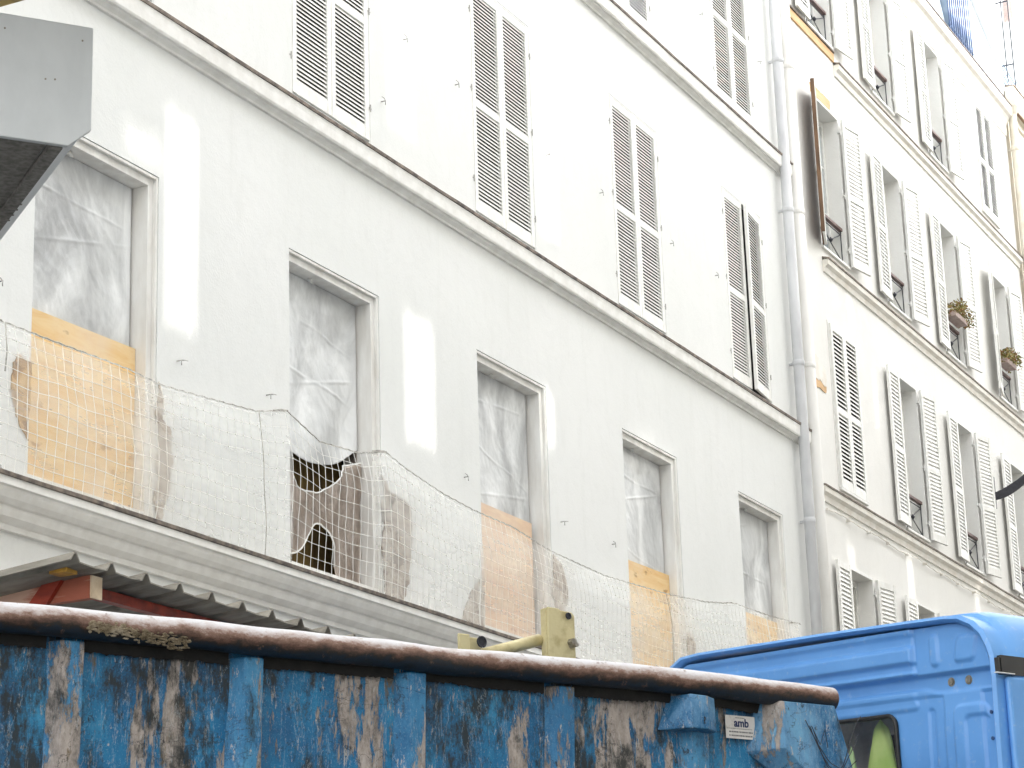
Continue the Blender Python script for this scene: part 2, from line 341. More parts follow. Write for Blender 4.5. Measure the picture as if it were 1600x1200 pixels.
# ------------------------------------------------------------------ shutters
def leaf_mesh(name, w, h, pitch, direction, mid=.47, t=.03, brown=False, shut=False):
    s = direction; mb = MB()
    def bx(a, b_, y0, y1, z0, z1): mb.box(min(a*s, b_*s), max(a*s, b_*s), y0, y1, z0, z1)
    st = .05; top = .07; bot = .09; mr = .055
    bx(0, st, -t, 0, 0, h); bx(w-st, w, -t, 0, 0, h)
    bx(st, w-st, -t+.002, -.002, 0, bot); bx(st, w-st, -t+.002, -.002, h-top, h); zm = h*mid
    bx(st, w-st, -t+.002, -.002, zm-mr/2, zm+mr/2)
    for a, b_ in ((bot, zm-mr/2), (zm+mr/2, h-top)):
        n = max(1, int(round((b_-a)/pitch))); p = (b_-a)/n; v = p*(.75 if pitch < .04 else (.74 if shut else 1.04)); th = .0045
        for k in range(n):
            z = a+k*p+.002; x0, x1 = st, w-st
            jz = random.uniform(-.0012, .0012)
            y0, y1 = -t+.005, -t+.005+.40*pitch
            mb.add([(x0*s, y0, z+jz), (x1*s, y0, z+jz), (x1*s, y0, z+jz+th), (x0*s, y0, z+jz+th), (x0*s, y1, z+v), (x1*s, y1, z+v), (x1*s, y1, z+v+th), (x0*s, y1, z+v+th)],
                   [(0, 1, 2, 3), (7, 6, 5, 4), (0, 4, 5, 1), (3, 2, 6, 7), (0, 3, 7, 4), (1, 5, 6, 2)])
    if brown:
        mb.mi = 1; bx(w, w+.008, -t+.001, .006, 0, h)
        bx(.002, w, 0.001, .014, 0, h)
    o = mb.build(name, [M['shutter'], M['brownwood']]); return o
_leafcache = {}
def leaf(parent, loc, w, h, pitch, direction, ang=0, brown=False, shut=False):
    k = (round(w, 3), round(h, 3), pitch, direction, brown, shut)
    if k not in _leafcache:
        o = leaf_mesh('shutter', w, h, pitch, direction, brown=brown, shut=shut); _leafcache[k] = o
    else:
        o = _leafcache[k].copy(); col.objects.link(o)
    o.parent = parent; o.location = loc; o.rotation_euler = (0, 0, ang)
    return o

def hinge(parent, loc, mat, L, r):
    k = (mat.name, L)
    if k not in _leafcache:
        mb = MB(); mb.tube([(0, 0, -L), (0, 0, L)], r, 8); mb.box(-L*.7, L*.7, r*.3, max(.002, -loc[1]), -r, r)
        _leafcache[k] = mb.build('hinge', mat)
        o = _leafcache[k]
    else: o = _leafcache[k].copy(); col.objects.link(o)
    o.parent = parent; o.location = loc; return o
# ------------------------------------------------------------------ building 1 (white, boarded)
X0 = 9.6535; SP = 2.6; W = 1.1554
b1 = tag(empty('apartment_building', (12, 0, 0)), 'white rendered apartment building with a row of boarded up windows and closed louvred shutters above', 'building')
def ch(o, root):                         # parent while keeping world coordinates
    o.parent = root; o.matrix_parent_inverse = Matrix.Translation(-Vector(root.location)); return o
holes = []
for k in range(5): holes.append((X0+k*SP, X0+k*SP+W, 4.80, 6.90))
sh1 = []
for k in range(5): sh1.append((X0+k*SP+.055, 8.03, 1.92))
for k in (3, 4): sh1.append((X0+k*SP+.055, 10.955, 1.93))
for (x, z, h) in sh1: holes.append((x-.012, x+1.02, z-.02, z+h+.02))
mb = MB(); wall_sheet(mb, 2, 21.93, 0, 17, holes, 0, .30); shell(mb, 2, 21.93, 17, 8)
ch(mb.build('wall', M['wall1'], recalc=False), b1)
mb = MB(); mb.box(2.1, 21.8, 1.0, 1.05, .1, 16.9); ch(mb.build('room_partition', M['dark']), b1)
PC1 = [(0.01, 7.745), (-.02, 7.745), (-.022, 7.760), (-.035, 7.768), (-.052, 7.775), (-.056, 7.786), (-.078, 7.782), (-.085, 7.795), (-.088, 7.86), (-.093, 7.898), (0.01, 7.925)]
def cornice(prof, x0, x1, mat, parent, flash=None, seg=1.9, fm=None):
    mb = MB(); mb.prof_x(prof, x0, x1)
    c = ch(mb.build('cornice', mat), parent)
    if flash:
        y0, z0, z1 = flash; mb = MB(); n = int((x1-x0)/.12)
        vs = []; fs = []
        for i in range(n+1):
            x = x0+(x1-x0)*i/n; a = noise.noise((x*2.1, z0, 0))*.004; b_ = noise.noise((x*5, z1, 3))*.003
            vs += [(x, y0-.004+b_, z0+a), (x, y0-.006+b_, z1+a), (x, .005, z1+.025+a), (x, .004, z0+a)]
        for i in range(n):
            for k in range(4): fs.append((i*4+k, i*4+(k+1) % 4, i*4+4+(k+1) % 4, i*4+4+k))
        fs += [(3, 2, 1, 0), (n*4, n*4+1, n*4+2, n*4+3)]
        mb.add(vs, fs); f = mb.build('flashing', fm or M['flash']); f.parent = c
    return c
def shift(prof, dz): return [(y, z+dz) for y, z in prof]
cornice(PC1, 2, 21.96, M['trim1'], b1, (-.097, 7.90, 7.922))
cornice(shift(PC1, 2.905), 2, 21.96, M['trim1'], b1, (-.097, 10.805, 10.825))
PC0 = [(.01, 4.47), (-.03, 4.47), (-.034, 4.50), (-.05, 4.505), (-.085, 4.525), (-.10, 4.555), (-.105, 4.575), (-.125, 4.578), (-.15, 4.60), (-.168, 4.63), (-.172, 4.65), (-.19, 4.653), (-.19, 4.695), (.01, 4.76)]
cornice(PC0, 2, 21.96, M['trim1'], b1, (-.197, 4.697, 4.718))
# boarded window casings
for k in range(5):
    x = X0+k*SP; r_ = .07
    mb = MB()
    a, b_, zt = x+.001, x+W-.001, 6.899
    i0, i1, zi = x+r_, x+W-r_, 6.90-r_
    # stepped rebate and inner lining
    for (pa, pb) in ((((a, .028), (i0, .028)), 'l'), (((i1, .028), (b_, .028)), 'r')):
        pass
    i0 = a; mb.box(i1, b_, .028, .24, 4.83, zt); mb.box(i0, i1, .028, .24, zi, zt)
    mb.box(a, b_, .02, .30, 4.80, 4.83)
    # slim raised bead round the opening
    mb.box(b_-.022, b_-.002, .004, .028, 4.80, zt-.0); mb.box(a+.002, b_-.024, .004, .028, zt-.022, zt-.002)
    wn = ch(mb.build('window', M['reveal'], bevel=.003), b1)
    # inner old wooden frame edge at right and top
    mb = MB(); mb.box(i1-.03, i1-.002, .15, .19, 4.83, zi-.004); mb.box(i0+.002, i0+.02, .15, .19, 4.83, zi-.004); mb.box(i0+.022, i1-.032, .15, .19, zi-.03, zi-.004)
    f = mb.build('window_frame', M['flash'], wn)
    mb = MB(); mb.tube([(x+.42, .10, zi-.001), (x+.42, .10, zi-.022)], [.017, .013], 10)
    mb.tube([(x+.42, .10, zi-.022), (x+.44, .09, zi-.03)], .007, 8); mb.build('knob', M['frame'], wn, smooth=True)
# row 2 and 3 closed shutters
for n_, (x, z, h) in enumerate(sh1):
    mb = MB(); mb.box(x-.011, x, .002, .05, z-.018, z+h+.018); mb.box(x+1.008, x+1.019, .002, .05, z-.018, z+h+.018); mb.box(x, x+1.008, .002, .05, z+h+.004, z+h+.018)
    mb.mi = 1; mb.box(x-.01, x+1.018, .06, .075, z-.018, z+h+.018)  # near-black backing put in for the shade behind the slats
    wn = ch(mb.build('window', [M['frame'], M['dark']]), b1)
    leaf(wn, (x+.003, .03, z), .498, h, .031, 1, 0)
    ang = R(5.5) if n_ == 4 else 0
    leaf(wn, (x+1.005, .03, z), .498, h, .031, -1, ang)
    for sx in (x-.022, x+1.022):
        for zz in (z+.25, z+1.0, z+h-.25): hinge(wn, (sx, -.004, zz), M['hook'], .026, .0045)
# shutter catches on the wall
def hooks(lst, root, mat):
    for (x, z) in lst:
        mb = MB(); s_ = random.choice((-1, 1))
        mb.tube([(x, 0.0, z), (x, -.035, z), (x+.03*s_, -.043, z+.006), (x+.06*s_, -.04, z+.01)], [.004, .004, .003, .002], 6)
        mb.tube([(x, -.034, z+.003), (x-.005, -.038, z-.032)], .0035, 6)
        ch(mb.build('shutter_catch', mat, smooth=True), root)
hooks([(9.36, 5.81), (11.01, 5.8), (11.98, 5.83), (13.49, 8.39), (14.62, 8.95), (16.18, 8.92), (13.83, 9.01), (17.21, 8.93), (18.72, 8.94), (21.35, 11.77), (19.79, 8.95), (14.6, 5.86), (17.14, 5.84), (16.19, 5.84), (19.79, 11.67)], b1, M['hook'])
# drainpipes at the joint
def pipe(root, x, y, r, z0, z1, mat, cols=(), name='drainpipe', wob=0):
    mb = MB(); mb.tube([(x, y, z0), (x, y, z1)], r, 20); 
    o = ch(mb.build(name, mat, smooth=True), root); mb = MB()
    for z in cols:
        mb2 = MB(); mb2.tube([(x, y, z-.03), (x, y, z-.012), (x, y, z+.012), (x, y, z+.03)], [r+.003, r+.008, r+.008, r+.003], 20); mb2.box(x-.012, x+.012, y+r, .0, z-.012, z+.012)
        c = mb2.build('pipe_collar', mat, smooth=False); c.parent = o
    return o
pipe(b1, 21.70, -.10, .055, 0, 17, M['pipe'], (11.9, 10.22, 8.56, 6.92))
# bare masonry where render has fallen
def patch(pts, root, mat, y=-.003, jag=.02, seed=0, name='bare_masonry', th=.006):
    P = []; n = len(pts)
    for i in range(n):
        a = Vector((pts[i][0], pts[i][1])); b_ = Vector((pts[(i+1) % n][0], pts[(i+1) % n][1])); m_ = max(2, int((b_-a).length/.012))
        for k in range(m_):
            q = a.lerp(b_, k/m_); P.append((q.x+sum(noise.noise((q.x*f, q.y*f, seed))*jag*a_ for f, a_ in ((6, 1.8), (14, 1), (40, .5))), q.y+sum(noise.noise((q.x*f, q.y*f, seed+9))*jag*a_ for f, a_ in ((6, 1.5), (14, 1), (40, .5)))))
    mb = MB(); mb.poly_y(P, y-th, y+.001); return ch(mb.build(name, mat), root)
def xr(k): return X0+k*SP+W
patch([(xr(0)+.004, 5.62), (xr(0)+.06, 5.52), (xr(0)+.07, 5.40), (xr(0)+.14, 5.36), (xr(0)+.15, 5.18), (xr(0)+.12, 5.0), (xr(0)+.05, 4.80), (xr(0)+.004, 4.80)], b1, M['masonry'], seed=1)
patch([(X0-.005, 5.45), (X0-.12, 5.46), (X0-.16, 5.40), (X0-.15, 5.25), (X0-.12, 5.12), (X0-.06, 5.06), (X0-.005, 5.0)], b1, M['masonry2'], seed=2)
patch([(xr(1)+.004, 5.62), (xr(1)+.10, 5.52), (xr(1)+.36, 5.50), (xr(1)+.40, 5.30), (xr(1)+.37, 5.1), (xr(1)+.33, 4.90), (xr(1)+.25, 4.80), (xr(1)+.004, 4.80)], b1, M['masonry'], seed=3)
patch([(xr(2)+.004, 5.55), (xr(2)+.15, 5.50), (xr(2)+.24, 5.40), (xr(2)+.22, 5.2), (xr(2)+.10, 5.05), (xr(2)+.004, 5.0)], b1, M['masonry'], seed=4)
patch([(X0+2*SP-.004, 5.2), (X0+2*SP-.12, 5.1), (X0+2*SP-.30, 4.92), (X0+2*SP-.34, 4.80), (X0+2*SP-.004, 4.80)], b1, M['masonry'], seed=5)
patch([(xr(3)+.004, 5.35), (xr(3)+.10, 5.33), (xr(3)+.18, 5.24), (xr(3)+.15, 5.12), (xr(3)+.004, 5.08)], b1, M['masonry'], seed=6)

# ---- sheets and boards in the five openings
def sheet(k, z0, label, bottom=None, seed=0, y=.14):
    x = X0+k*SP; a, b_ = x+.004, x+W-.072-.012; zt = 6.828; nx, nz = 110, 160
    vs = []; fs = []
    for j in range(nz+1):
        for i in range(nx+1):
            u = i/nx; v = j/nz; X = a+(b_-a)*u
            zb = z0 if bottom is None else bottom(u)
            Z = zt+(zb-zt)*v
            d = .016*math.sin(u*9+v*5+seed)*math.sin(v*4+seed*2)+.012*noise.noise((X*3.1+seed, Z*2.3, seed))+.008*abs(noise.noise((X*7+Z*4, Z*5-X*3, seed)))
            if bottom is None: d *= (1-v*.5)
            d += .004*abs(noise.noise((X*12+Z*6, Z*5-X*4, seed+4)))+.0012*noise.noise((X*40, Z*25, seed))
            for q_ in range(5):
                zc = zt-(.25+.33*q_)*(1+.1*math.sin(seed*q_)); cr = (Z-zc)+(X-a)*.25*math.sin(seed*3+q_*2); d -= .006*math.exp(-(cr/.010)**2)*(.5+noise.noise((X*5, q_, seed)))
            edge = min(1, min(u, 1-u)*9+.15)*min(1, v*6+.1)
            vs.append((X, y+d*edge, Z))
    for j in range(nz):
        for i in range(nx):
            a_ = j*(nx+1)+i; fs.append((a_, a_+1, a_+nx+2, a_+nx+1))
    o = MB().add(vs, fs).build('plastic_sheet', M['plastic'], smooth=True, recalc=False)
    sol = o.modifiers.new('thickness', 'SOLIDIFY'); sol.thickness = .002
    mb = MB(); mb.add([(a+.09, y-.022, zt), (a+.13, y-.022, zt), (a+.135, y-.03, z0+.1), (a+.10, y-.03, z0+.1)], [(0, 1, 2, 3)])
    if k in (0, 1, 2): 
        tp = mb.build('tape_strip', M['plastic_pale'], o, recalc=False); s2 = tp.modifiers.new('thickness', 'SOLIDIFY'); s2.thickness = .002
    return tag(o, label, 'plastic sheet', 'plastic sheets closing the window openings')
sheet(0, 5.74, 'wrinkled grey plastic sheet above plywood in the window nearest the grey metal box', seed=1)
sheet(1, 5.6, 'torn grey plastic sheet hanging loose with no plywood, above the ragged brown cloth', bottom=lambda u: 5.66-.10*math.sin(u*math.pi)**1.2+.13*u**3+.006*math.sin(u*14), seed=2.3)
sheet(2, 5.74, 'grey plastic sheet in the middle one of the five boarded windows', seed=4.1)
sheet(3, 5.78, 'pale grey plastic sheet in the second boarded window from the drainpipe', seed=5.2)
sheet(4, 5.78, 'narrow looking grey plastic sheet in the boarded window nearest the drainpipe', seed=7.7)
def ply(k, zt, label, dz=0, ragged=0, right=0, mat='ply'):
    x = X0+k*SP; a, b_ = x+.004, x+W-.075+right; pts = [(a, 4.835)]
    pts += [(b_, 4.835), (b_, zt+dz)]
    n = 14
    for i in range(1, n): pts.append((b_+(a-b_)*i/n, zt+dz*(1-i/n)+ragged*noise.noise((i*1.7, k, 0))))
    pts.append((a, zt))
    o = MB().poly_y(pts, .10, .118).build('plywood_board', M[mat]); return tag(o, label, 'plywood board', 'plywood boards closing the window openings')
ply(0, 5.80, 'large orange plywood board behind the net in the leftmost window', .02)
ply(2, 5.78, 'plywood board behind the net in the middle window', .0, right=-.055, mat='ply2')
ply(3, 5.82, 'knotty bright plywood board in the second window from the drainpipe', .02)
ply(4, 5.80, 'small corner of plywood board in the window nearest the drainpipe', .03)
# torn window: dark backing and ragged cloth
mb = MB(); x = X0+SP; mb.box(x+.004, x+W-.004, .31, .33, 4.81, 6.89); ch(mb.build('backing_boards', M['olive']), b1)
vs = []; fs = []; nx, nz = 50, 50; a, b_ = x+.004, x+W-.08
for j in range(nz+1):
    for i in range(nx+1):
        u = i/nx; v = j/nz; X = a+(b_-a)*u
        zt = 5.60-.25*math.sin(min(1, u*1.25)*math.pi)**.9+.04*u+(.06*max(0, u-.78)/.22)
        zb = 4.84+((.07+.27*math.exp(-((u-.50)/.17)**2))*min(1, max(0, (.74-u)/.06)) if u < .74 else 0)
        Z = zt+(zb-zt)*v
        vs.append((X, .12+.03*noise.noise((X*6, Z*3, 2))+.018*math.sin(u*25+v*3)*(1-v*.5)+.012*noise.noise((X*22, Z*9, 2))+.006*noise.noise((X*50, Z*40, 2)), Z+.004*noise.noise((X*20, j*.1, 4))))
for j in range(nz):
    for i in range(nx):
        q = j*(nx+1)+i; fs.append((q, q+1, q+nx+2, q+nx+1))
hem1 = [vs[i] for i in range(nx+1)]; hem2 = [vs[nz*(nx+1)+i] for i in range(nx+1)]
o = MB().add(vs, fs).build('torn_cloth', M['cloth'], smooth=True, recalc=False)
for hm in (hem1, hem2[:36]): MB().tube([(q[0], q[1]-.004, q[2]) for q in hm], .006, 6).build('hem', M['cord'], o, smooth=True); s_ = o.modifiers.new('thickness', 'SOLIDIFY'); s_.thickness = .004
tag(o, 'ragged brown cloth sagging in the second window from the left, dark gaps around it', 'cloth')

# ---- safety net
net = tag(empty('safety_net', (9, -.11, 4.74)), 'long white safety net on a sagging rope along the boarded windows', 'net')
TOP = [(8.2, 5.52), (9.27, 5.55), (9.59, 5.555), (10.39, 5.575), (10.7, 5.56), (11.2, 5.60), (11.71, 5.645), (12.06, 5.73), (12.45, 5.62), (12.8, 5.645), (12.94, 5.655), (13.29, 5.74), (13.6, 5.68), (14.07, 5.62), (14.54, 5.59), (15.15, 5.585), (15.78, 5.52), (16.75, 5.50), (17.97, 5.56), (18.8, 5.63), (19.57, 5.735), (20.4, 5.76), (21.22, 5.81)]
def ztop(x):
    for (a, za), (b_, zb) in zip(TOP, TOP[1:]):
        if a <= x <= b_: return za+(zb-za)*(x-a)/(b_-a)
    return TOP[-1][1]
def sag(x, v): return -.105-.03*math.sin(v*math.pi)-.02*noise.noise((x*1.5, v*2, 1))-.03*v
cell = .083; nc = int((21.2-8.3)/cell); nr = 10; grid = {}
for i in range(nc+1):
    x = 8.3+i*cell
    for j in range(nr+1):
        v = j/nr; zt = ztop(x)-.005; zb = 4.735
        dx = noise.noise((x*2.2, v*2.5, 5))*.045*math.sin(min(1, v*1.1)*math.pi)+noise.noise((x*9, v*9, 2))*.011
        z = zt+(zb-zt)*v+noise.noise((x*2.7, v*3, 9))*.03*math.sin(v*math.pi)
        grid[i, j] = (x+dx, sag(x, v), z)
mb = MB()
def thin(p, q, r=.0012):
    r = .0021 if (12.0 < p[0] < 13.6 or p[0] < 10.75) else .0012
    p = Vector(p); q = Vector(q); t = (q-p); u = t.cross(Vector((0, 1, 0))).normalized()*r; y = Vector((0, 1, 0))*r
    mb.add([p-u, p+y, p+u, p-y, q-u, q+y, q+u, q-y], [(0, 4, 5, 1), (1, 5, 6, 2), (2, 6, 7, 3), (3, 7, 4, 0)])
for i in range(nc+1):
    for j in range(nr+1):
        if i < nc: thin(grid[i, j], grid[i+1, j])
        if j < nr: thin(grid[i, j], grid[i, j+1])
        p = grid[i, j]; mb.box(p[0]-.003, p[0]+.003, p[1]-.003, p[1]+.003, p[2]-.003, p[2]+.003)
ch(mb.build('net_mesh', M['cord'], recalc=False), net)
vs = []; fs = []; n = 320; m_ = 20
for i in range(n+1):
    x = 8.3+(21.2-8.3)*i/n
    for j in range(m_+1):
        v = j/m_; zt = ztop(x)-.01; z = zt+(4.725-zt)*v
        vs.append((x+.01*noise.noise((x*4, v*3, 4)), sag(x, v)+.022+.004*noise.noise((x*3, v*4, 7)), z))
for i in range(n):
    for j in range(m_):
        if 12.06 < vs[i*(m_+1)][0] < 13.12+.05*math.sin(j): continue
        q = i*(m_+1)+j; fs.append((q, q+1, q+m_+2, q+m_+1))
ch(MB().add(vs, fs).build('sheer_fabric', M['veil'], smooth=True, recalc=False), net)
mb = MB(); pts = []
for i in range(400):
    x = 8.3+12.93*i/399; pts.append((x, -.103, ztop(x)+.003*math.sin(x*60)))
mb.tube(pts, .004, 6)
for x in (9.27, 12.06, 13.29, 19.57, 21.2): mb.tube([(x, 0, ztop(x)+.02), (x, -.06, ztop(x)+.015), (x, -.11, ztop(x))], .006, 6)
mb.tube([(9.3, -.11, 5.55), (9.31, -.12, 5.4), (9.305, -.115, 5.28)], .004, 6)
ch(mb.build('rope', M['rope'], smooth=True), net)
for xs0, mt in ((11.72, 'rope'), (14.52, 'cord'), (17.95, 'rope'), (20.3, 'cord'), (13.02, 'cord')):
    pts = [(xs0+.02*noise.noise((xs0, v*3, 0))+.05*v*.3, sag(xs0, v)-.006, ztop(xs0)+(4.735-ztop(xs0))*v) for v in [i/30 for i in range(31)]]
    ch(MB().tube(pts, .0035, 6).build('net_seam', M[mt], smooth=True), net)

# ------------------------------------------------------------------ building 2 (cream, open shutters)
b2 = tag(empty('apartment_building', (27, 0, 0)), 'cream apartment building beyond the drainpipe, white shutters mostly open and iron window guards', 'building')
CX = [(23.0, .84), (25.23, .80), (27.5, .78), (29.87, .80)]
rows = [(4.85, 6.70), (7.555, 9.37), (10.25, 12.02), (12.91, 14.55)]
closed = {(1, 0), (3, 3)}
holes2 = []
for ri, (z0, z1) in enumerate(rows):
    for ci, (x, w_) in enumerate(CX): holes2.append((x, x+w_, z0, z1))
# low wall behind: front sheet
mb = MB(); wall_sheet(mb, 21.93, 31.62, 0, 15.0, holes2, 0, .26); shell(mb, 21.93, 31.62, 15.0, 8)
ch(mb.build('wall', M['wall2'], recalc=False), b2)
mb = MB(); mb.box(22.0, 31.5, .9, .95, .1, 14.8); ch(mb.build('room_partition', M['dark']), b2)
PB = [(.01, -.155), (-.02, -.155), (-.025, -.13), (-.03, -.10), (-.05, -.085), (-.065, -.075), (-.07, -.02), (.01, .0)]
for z, xs in ((7.45, 22.35), (10.10, 22.97), (12.73, 23.86)):
    cornice(shift(PB, z), xs, 31.6, M['trim2'], b2, (-.074, z-.022, z-.004))
PM = [(.01, 14.60), (-.012, 14.60), (-.015, 14.63), (-.02, 14.66), (-.02, 14.76), (-.035, 14.78), (-.05, 14.83), (-.08, 14.87), (-.12, 14.90), (-.13, 14.93), (-.135, 15.02), (.01, 15.04)]
cornice(PM, 21.97, 31.62, M['trim2'], b2, (-.140, 15.022, 15.04))
# raw wood lintels
mb = MB(); mb.box(22.28, 23.855, -.02, .004, 12.74, 12.845); ch(mb.build('exposed_beam', M['rawwood']), b2)
mb = MB(); mb.box(22.28, 23.855, -.035, .004, 12.848, 12.866); ch(mb.build('ledge_strip', M['flash']), b2)
patch([(22.98, 12.05), (23.6, 12.05), (23.62, 12.17), (22.98, 12.17)], b2, M['rawwood'], jag=.008, name='exposed_lintel')
patch([(22.32, 8.52), (22.78, 8.53), (22.80, 8.60), (22.33, 8.62)], b2, M['rawwood'], jag=.01, name='exposed_lintel')
patch([(22.33, 8.62), (22.8, 8.60), (22.8, 8.75), (22.5, 8.9), (22.32, 8.8)], b2, M['trim2'], jag=.03, name='rough_patch')
railproto = {}
def guard(parent, x, w_, z):
    mb = MB(); x1 = x+w_; y = .05; h = .43; iron = MB()
    mb.box(x+.002, x1-.002, y-.022, y+.022, z+h, z+h+.035)
    o = mb.build('handrail', M['rail_wood'], parent, bevel=.004)
    r = .0065; cxm = (x+x1)/2; zc = z+h*.48
    iron.tube([(x+.01, y, z+h-.04), (x1-.01, y, z+h-.04)], r, 6)
    iron.tube([(x+.01, y, z+.06), (x1-.01, y, z+.06)], r, 6)
    for a in ((x+.02, z+h-.04), (x1-.02, z+h-.04), (x+.02, z+.06), (x1-.02, z+.06)): iron.tube([(a[0], y, a[1]), (cxm, y, zc)], r, 6)
    iron.tube([(x+.02, y, z+.0), (x+.02, y, z+h)], r, 6); iron.tube([(x1-.02, y, z+.0), (x1-.02, y, z+h)], r, 6)
    for kx in (.25, .34): iron.tube([(x+w_*kx, y+.01, z+.06), (x+w_*kx, y+.01, z+h-.04)], r*.7, 6)
    iron.tube([(cxm, y-.012, zc-.03), (cxm, y-.02, zc), (cxm, y-.012, zc+.03)], [.008, .022, .008], 8)
    iron.build('window_guard', M['iron'], parent)
for ri, (z0, z1) in enumerate(rows):
    for ci, (x, w_) in enumerate(CX):
        h = z1-z0
        mb = MB(); y = .17; f = .05
        mb.box(x+.001, x+f, y, y+.05, z0+.001, z1-.001); mb.box(x+w_-f, x+w_-.001, y, y+.05, z0+.001, z1-.001)
        mb.box(x+f, x+w_-f, y, y+.05, z1-f-.02, z1-.001); mb.box(x+f, x+w_-f, y, y+.05, z0+.001, z0+f+.03); cxm = x+w_/2
        mb.box(cxm-.04, cxm+.04, y-.012, y+.05, z0+f+.03, z1-f-.02)
        for q in (.36, .68): mb.box(x+f, cxm-.04, y+.008, y+.04, z0+h*q-.012, z0+h*q+.012); mb.box(cxm+.04, x+w_-f, y+.008, y+.04, z0+h*q-.012, z0+h*q+.012)
        # casing lines round the outside of the opening
        mb.box(x-.03, x-.001, -.008, .012, z0, z1+.03); mb.box(x+w_+.001, x+w_+.03, -.008, .012, z0, z1+.03); mb.box(x-.001, x+w_+.001, -.008, .012, z1+.001, z1+.03)
        mb.box(x-.02, x+w_+.02, -.03, .10, z0-.03, z0-.001)
        wn = ch(mb.build('window', M['frame'], bevel=.002), b2)
        MB().box(x+f, x+w_-f, y+.022, y+.028, z0+f+.03, z1-f-.02).build('pane', M['glassdark'] if ri == 0 else M['glass'], wn, bevel=0)
        lw = w_/2+.002; lh = h-.0; pit = .047
        if (ri, ci) in closed:
            MB().box(x+.002, x+w_-.002, .035, .045, z0+.002, z1-.002).build('slat_gap_shade', M['dark'], wn); leaf(wn, (x+.002, -.002, z0), w_/2-.004, lh, pit, 1, shut=True); leaf(wn, (x+w_-.002, -.002, z0), w_/2-.004, lh, pit, -1, shut=True)  # near-black sheet added as the shade seen between closed slats
        else:
            jl = random.uniform(0.3, 1.6); jr = random.uniform(7.5, 10.5)
            if (ri, ci) == (2, 0): leaf(wn, (x-.015, -.035, z0), lw, lh, pit, -1, R(17.0), brown=True)
            elif (ri, ci) == (2, 3): leaf(wn, (x-.01, -.035, z0), lw, lh, pit, -1, R(11))
            else: leaf(wn, (x-.01, -.035, z0), lw, lh, pit, -1, R(jl))
            leaf(wn, (x+w_+.01, -.035, z0), lw, lh, pit, 1, R(-jr))
            for zz in (z0+.2, z0+h*.48, z1-.15):
                for sx in (x-.01, x+w_+.01): hinge(wn, (sx, -.03, zz), M['frame'], .035, .008)
            mb = MB(); mb.tube([(x+.30, .08, z1), (x+.30, .08, z1-.02)], .014, 8); mb.build('knob', M['frame'], wn)
            if ri > 0: guard(wn, x, w_, z0)
pipe(b2, 22.03, -.09, .066, 0, 15.0, M['pipe2'], (11.95, 10.30, 8.62))
# cable under the lower cornice
mb = MB(); pts = []
for i in range(120):
    x = 22.5+8.6*i/119; pts.append((x, -.03-.01*math.sin(x*3), 7.22+.012*math.sin(x*5)+.004*math.sin(x*23)))
mb.tube(pts, .007, 5)
for i in range(0, 120, 9): p = pts[i]; mb.box(p[0]-.015, p[0]+.015, p[1]-.012, .0, p[2]-.012, p[2]+.012)
ch(mb.build('cable', M['trim2']), b2)
# mansard, railing, party wall
mb = MB(); mb.add([(21.97, -.05, 15.05), (31.6, -.05, 15.05), (31.6, .05, 15.8), (21.97, .05, 15.8), (21.97, .42, 17.2), (31.6, .42, 17.2), (21.97, 2.5, 18.2), (31.6, 2.5, 18.2), (31.6, 2.5, 15.05), (21.97, 2.5, 15.05)],
                  [(0, 1, 2, 3), (3, 2, 5, 4), (4, 5, 7, 6), (1, 8, 7, 5, 2), (0, 3, 4, 6, 9), (6, 7, 8, 9), (0, 9, 8, 1)])
ch(mb.build('roof', M['zinc']), b2)
for (xa, xb) in ((28.85, 29.62),):
    mb = MB(); mb.box(xa, xb, -.065, .4, 15.06, 17.3); dm = ch(mb.build('dormer_shutter', M['bluepaint']), b2)
    mb = MB(); mb.box(xa-.06, xa-.002, -.075, .5, 15.06, 17.35); mb.box(xb+.002, xb+.06, -.075, .5, 15.06, 17.35)
    for k in range(5): mb.box(xa+.05+k*.14, xa+.085+k*.14, -.078, -.066, 15.14, 17.2)
    mb.build('dormer_frame', M['zinc'], dm)
mb = MB()
for k in range(11): xk = 28.65+k*.105; mb.tube([(xk, -.12, 15.04), (xk, -.12, 15.95)], .012, 6)
mb.tube([(28.6, -.12, 15.96), (29.75, -.12, 15.96)], .016, 6); mb.tube([(28.6, -.12, 15.14), (29.75, -.12, 15.14)], .01, 6)
ch(mb.build('roof_railing', M['bluepaint']), b2)
mb = MB(); mb.box(31.64, 31.82, .02, 5, 14.9, 19.5); ch(mb.build('party_wall', M['wall1']), b2)
pipe(b2, 31.66, -.11, .06, 2.0, 15.0, M['pipe3'], (14.4, 12.4, 10.2))
mb = MB(); mb.tube([(31.66, -.11, 14.93), (31.66, -.11, 15.05)], [.065, .11], 14); ch(mb.build('rainwater_head', M['pipe3']), b2)
# wall bracket lamp arm
la = tag(empty('wall_bracket', (29.08, 0, 8.56)), 'dark brown curved iron arm on a vertical plate fixed beside the open shutters', 'bracket')
ch(MB().box(29.05, 29.11, -.03, 0, 8.55, 8.97).build('mounting_plate', M['iron'], bevel=.003), la)
vs = []; N = 14
top = []; bot = []
for i in range(N+1):
    t = i/N; y = -.03-.75*t; top.append((y, 8.76+.20*t+.28*t*t)); bot.append((y, 8.66+.05*t+.50*t*t))
mb = MB()
pr = top+bot[::-1]; mb.prof_x(pr, 29.065, 29.095)
mb.box(29.055, 29.105, -.78, -.03, 9.235, 9.24) if 0 else None
ch(mb.build('arm', M['iron'], bevel=.003), la)
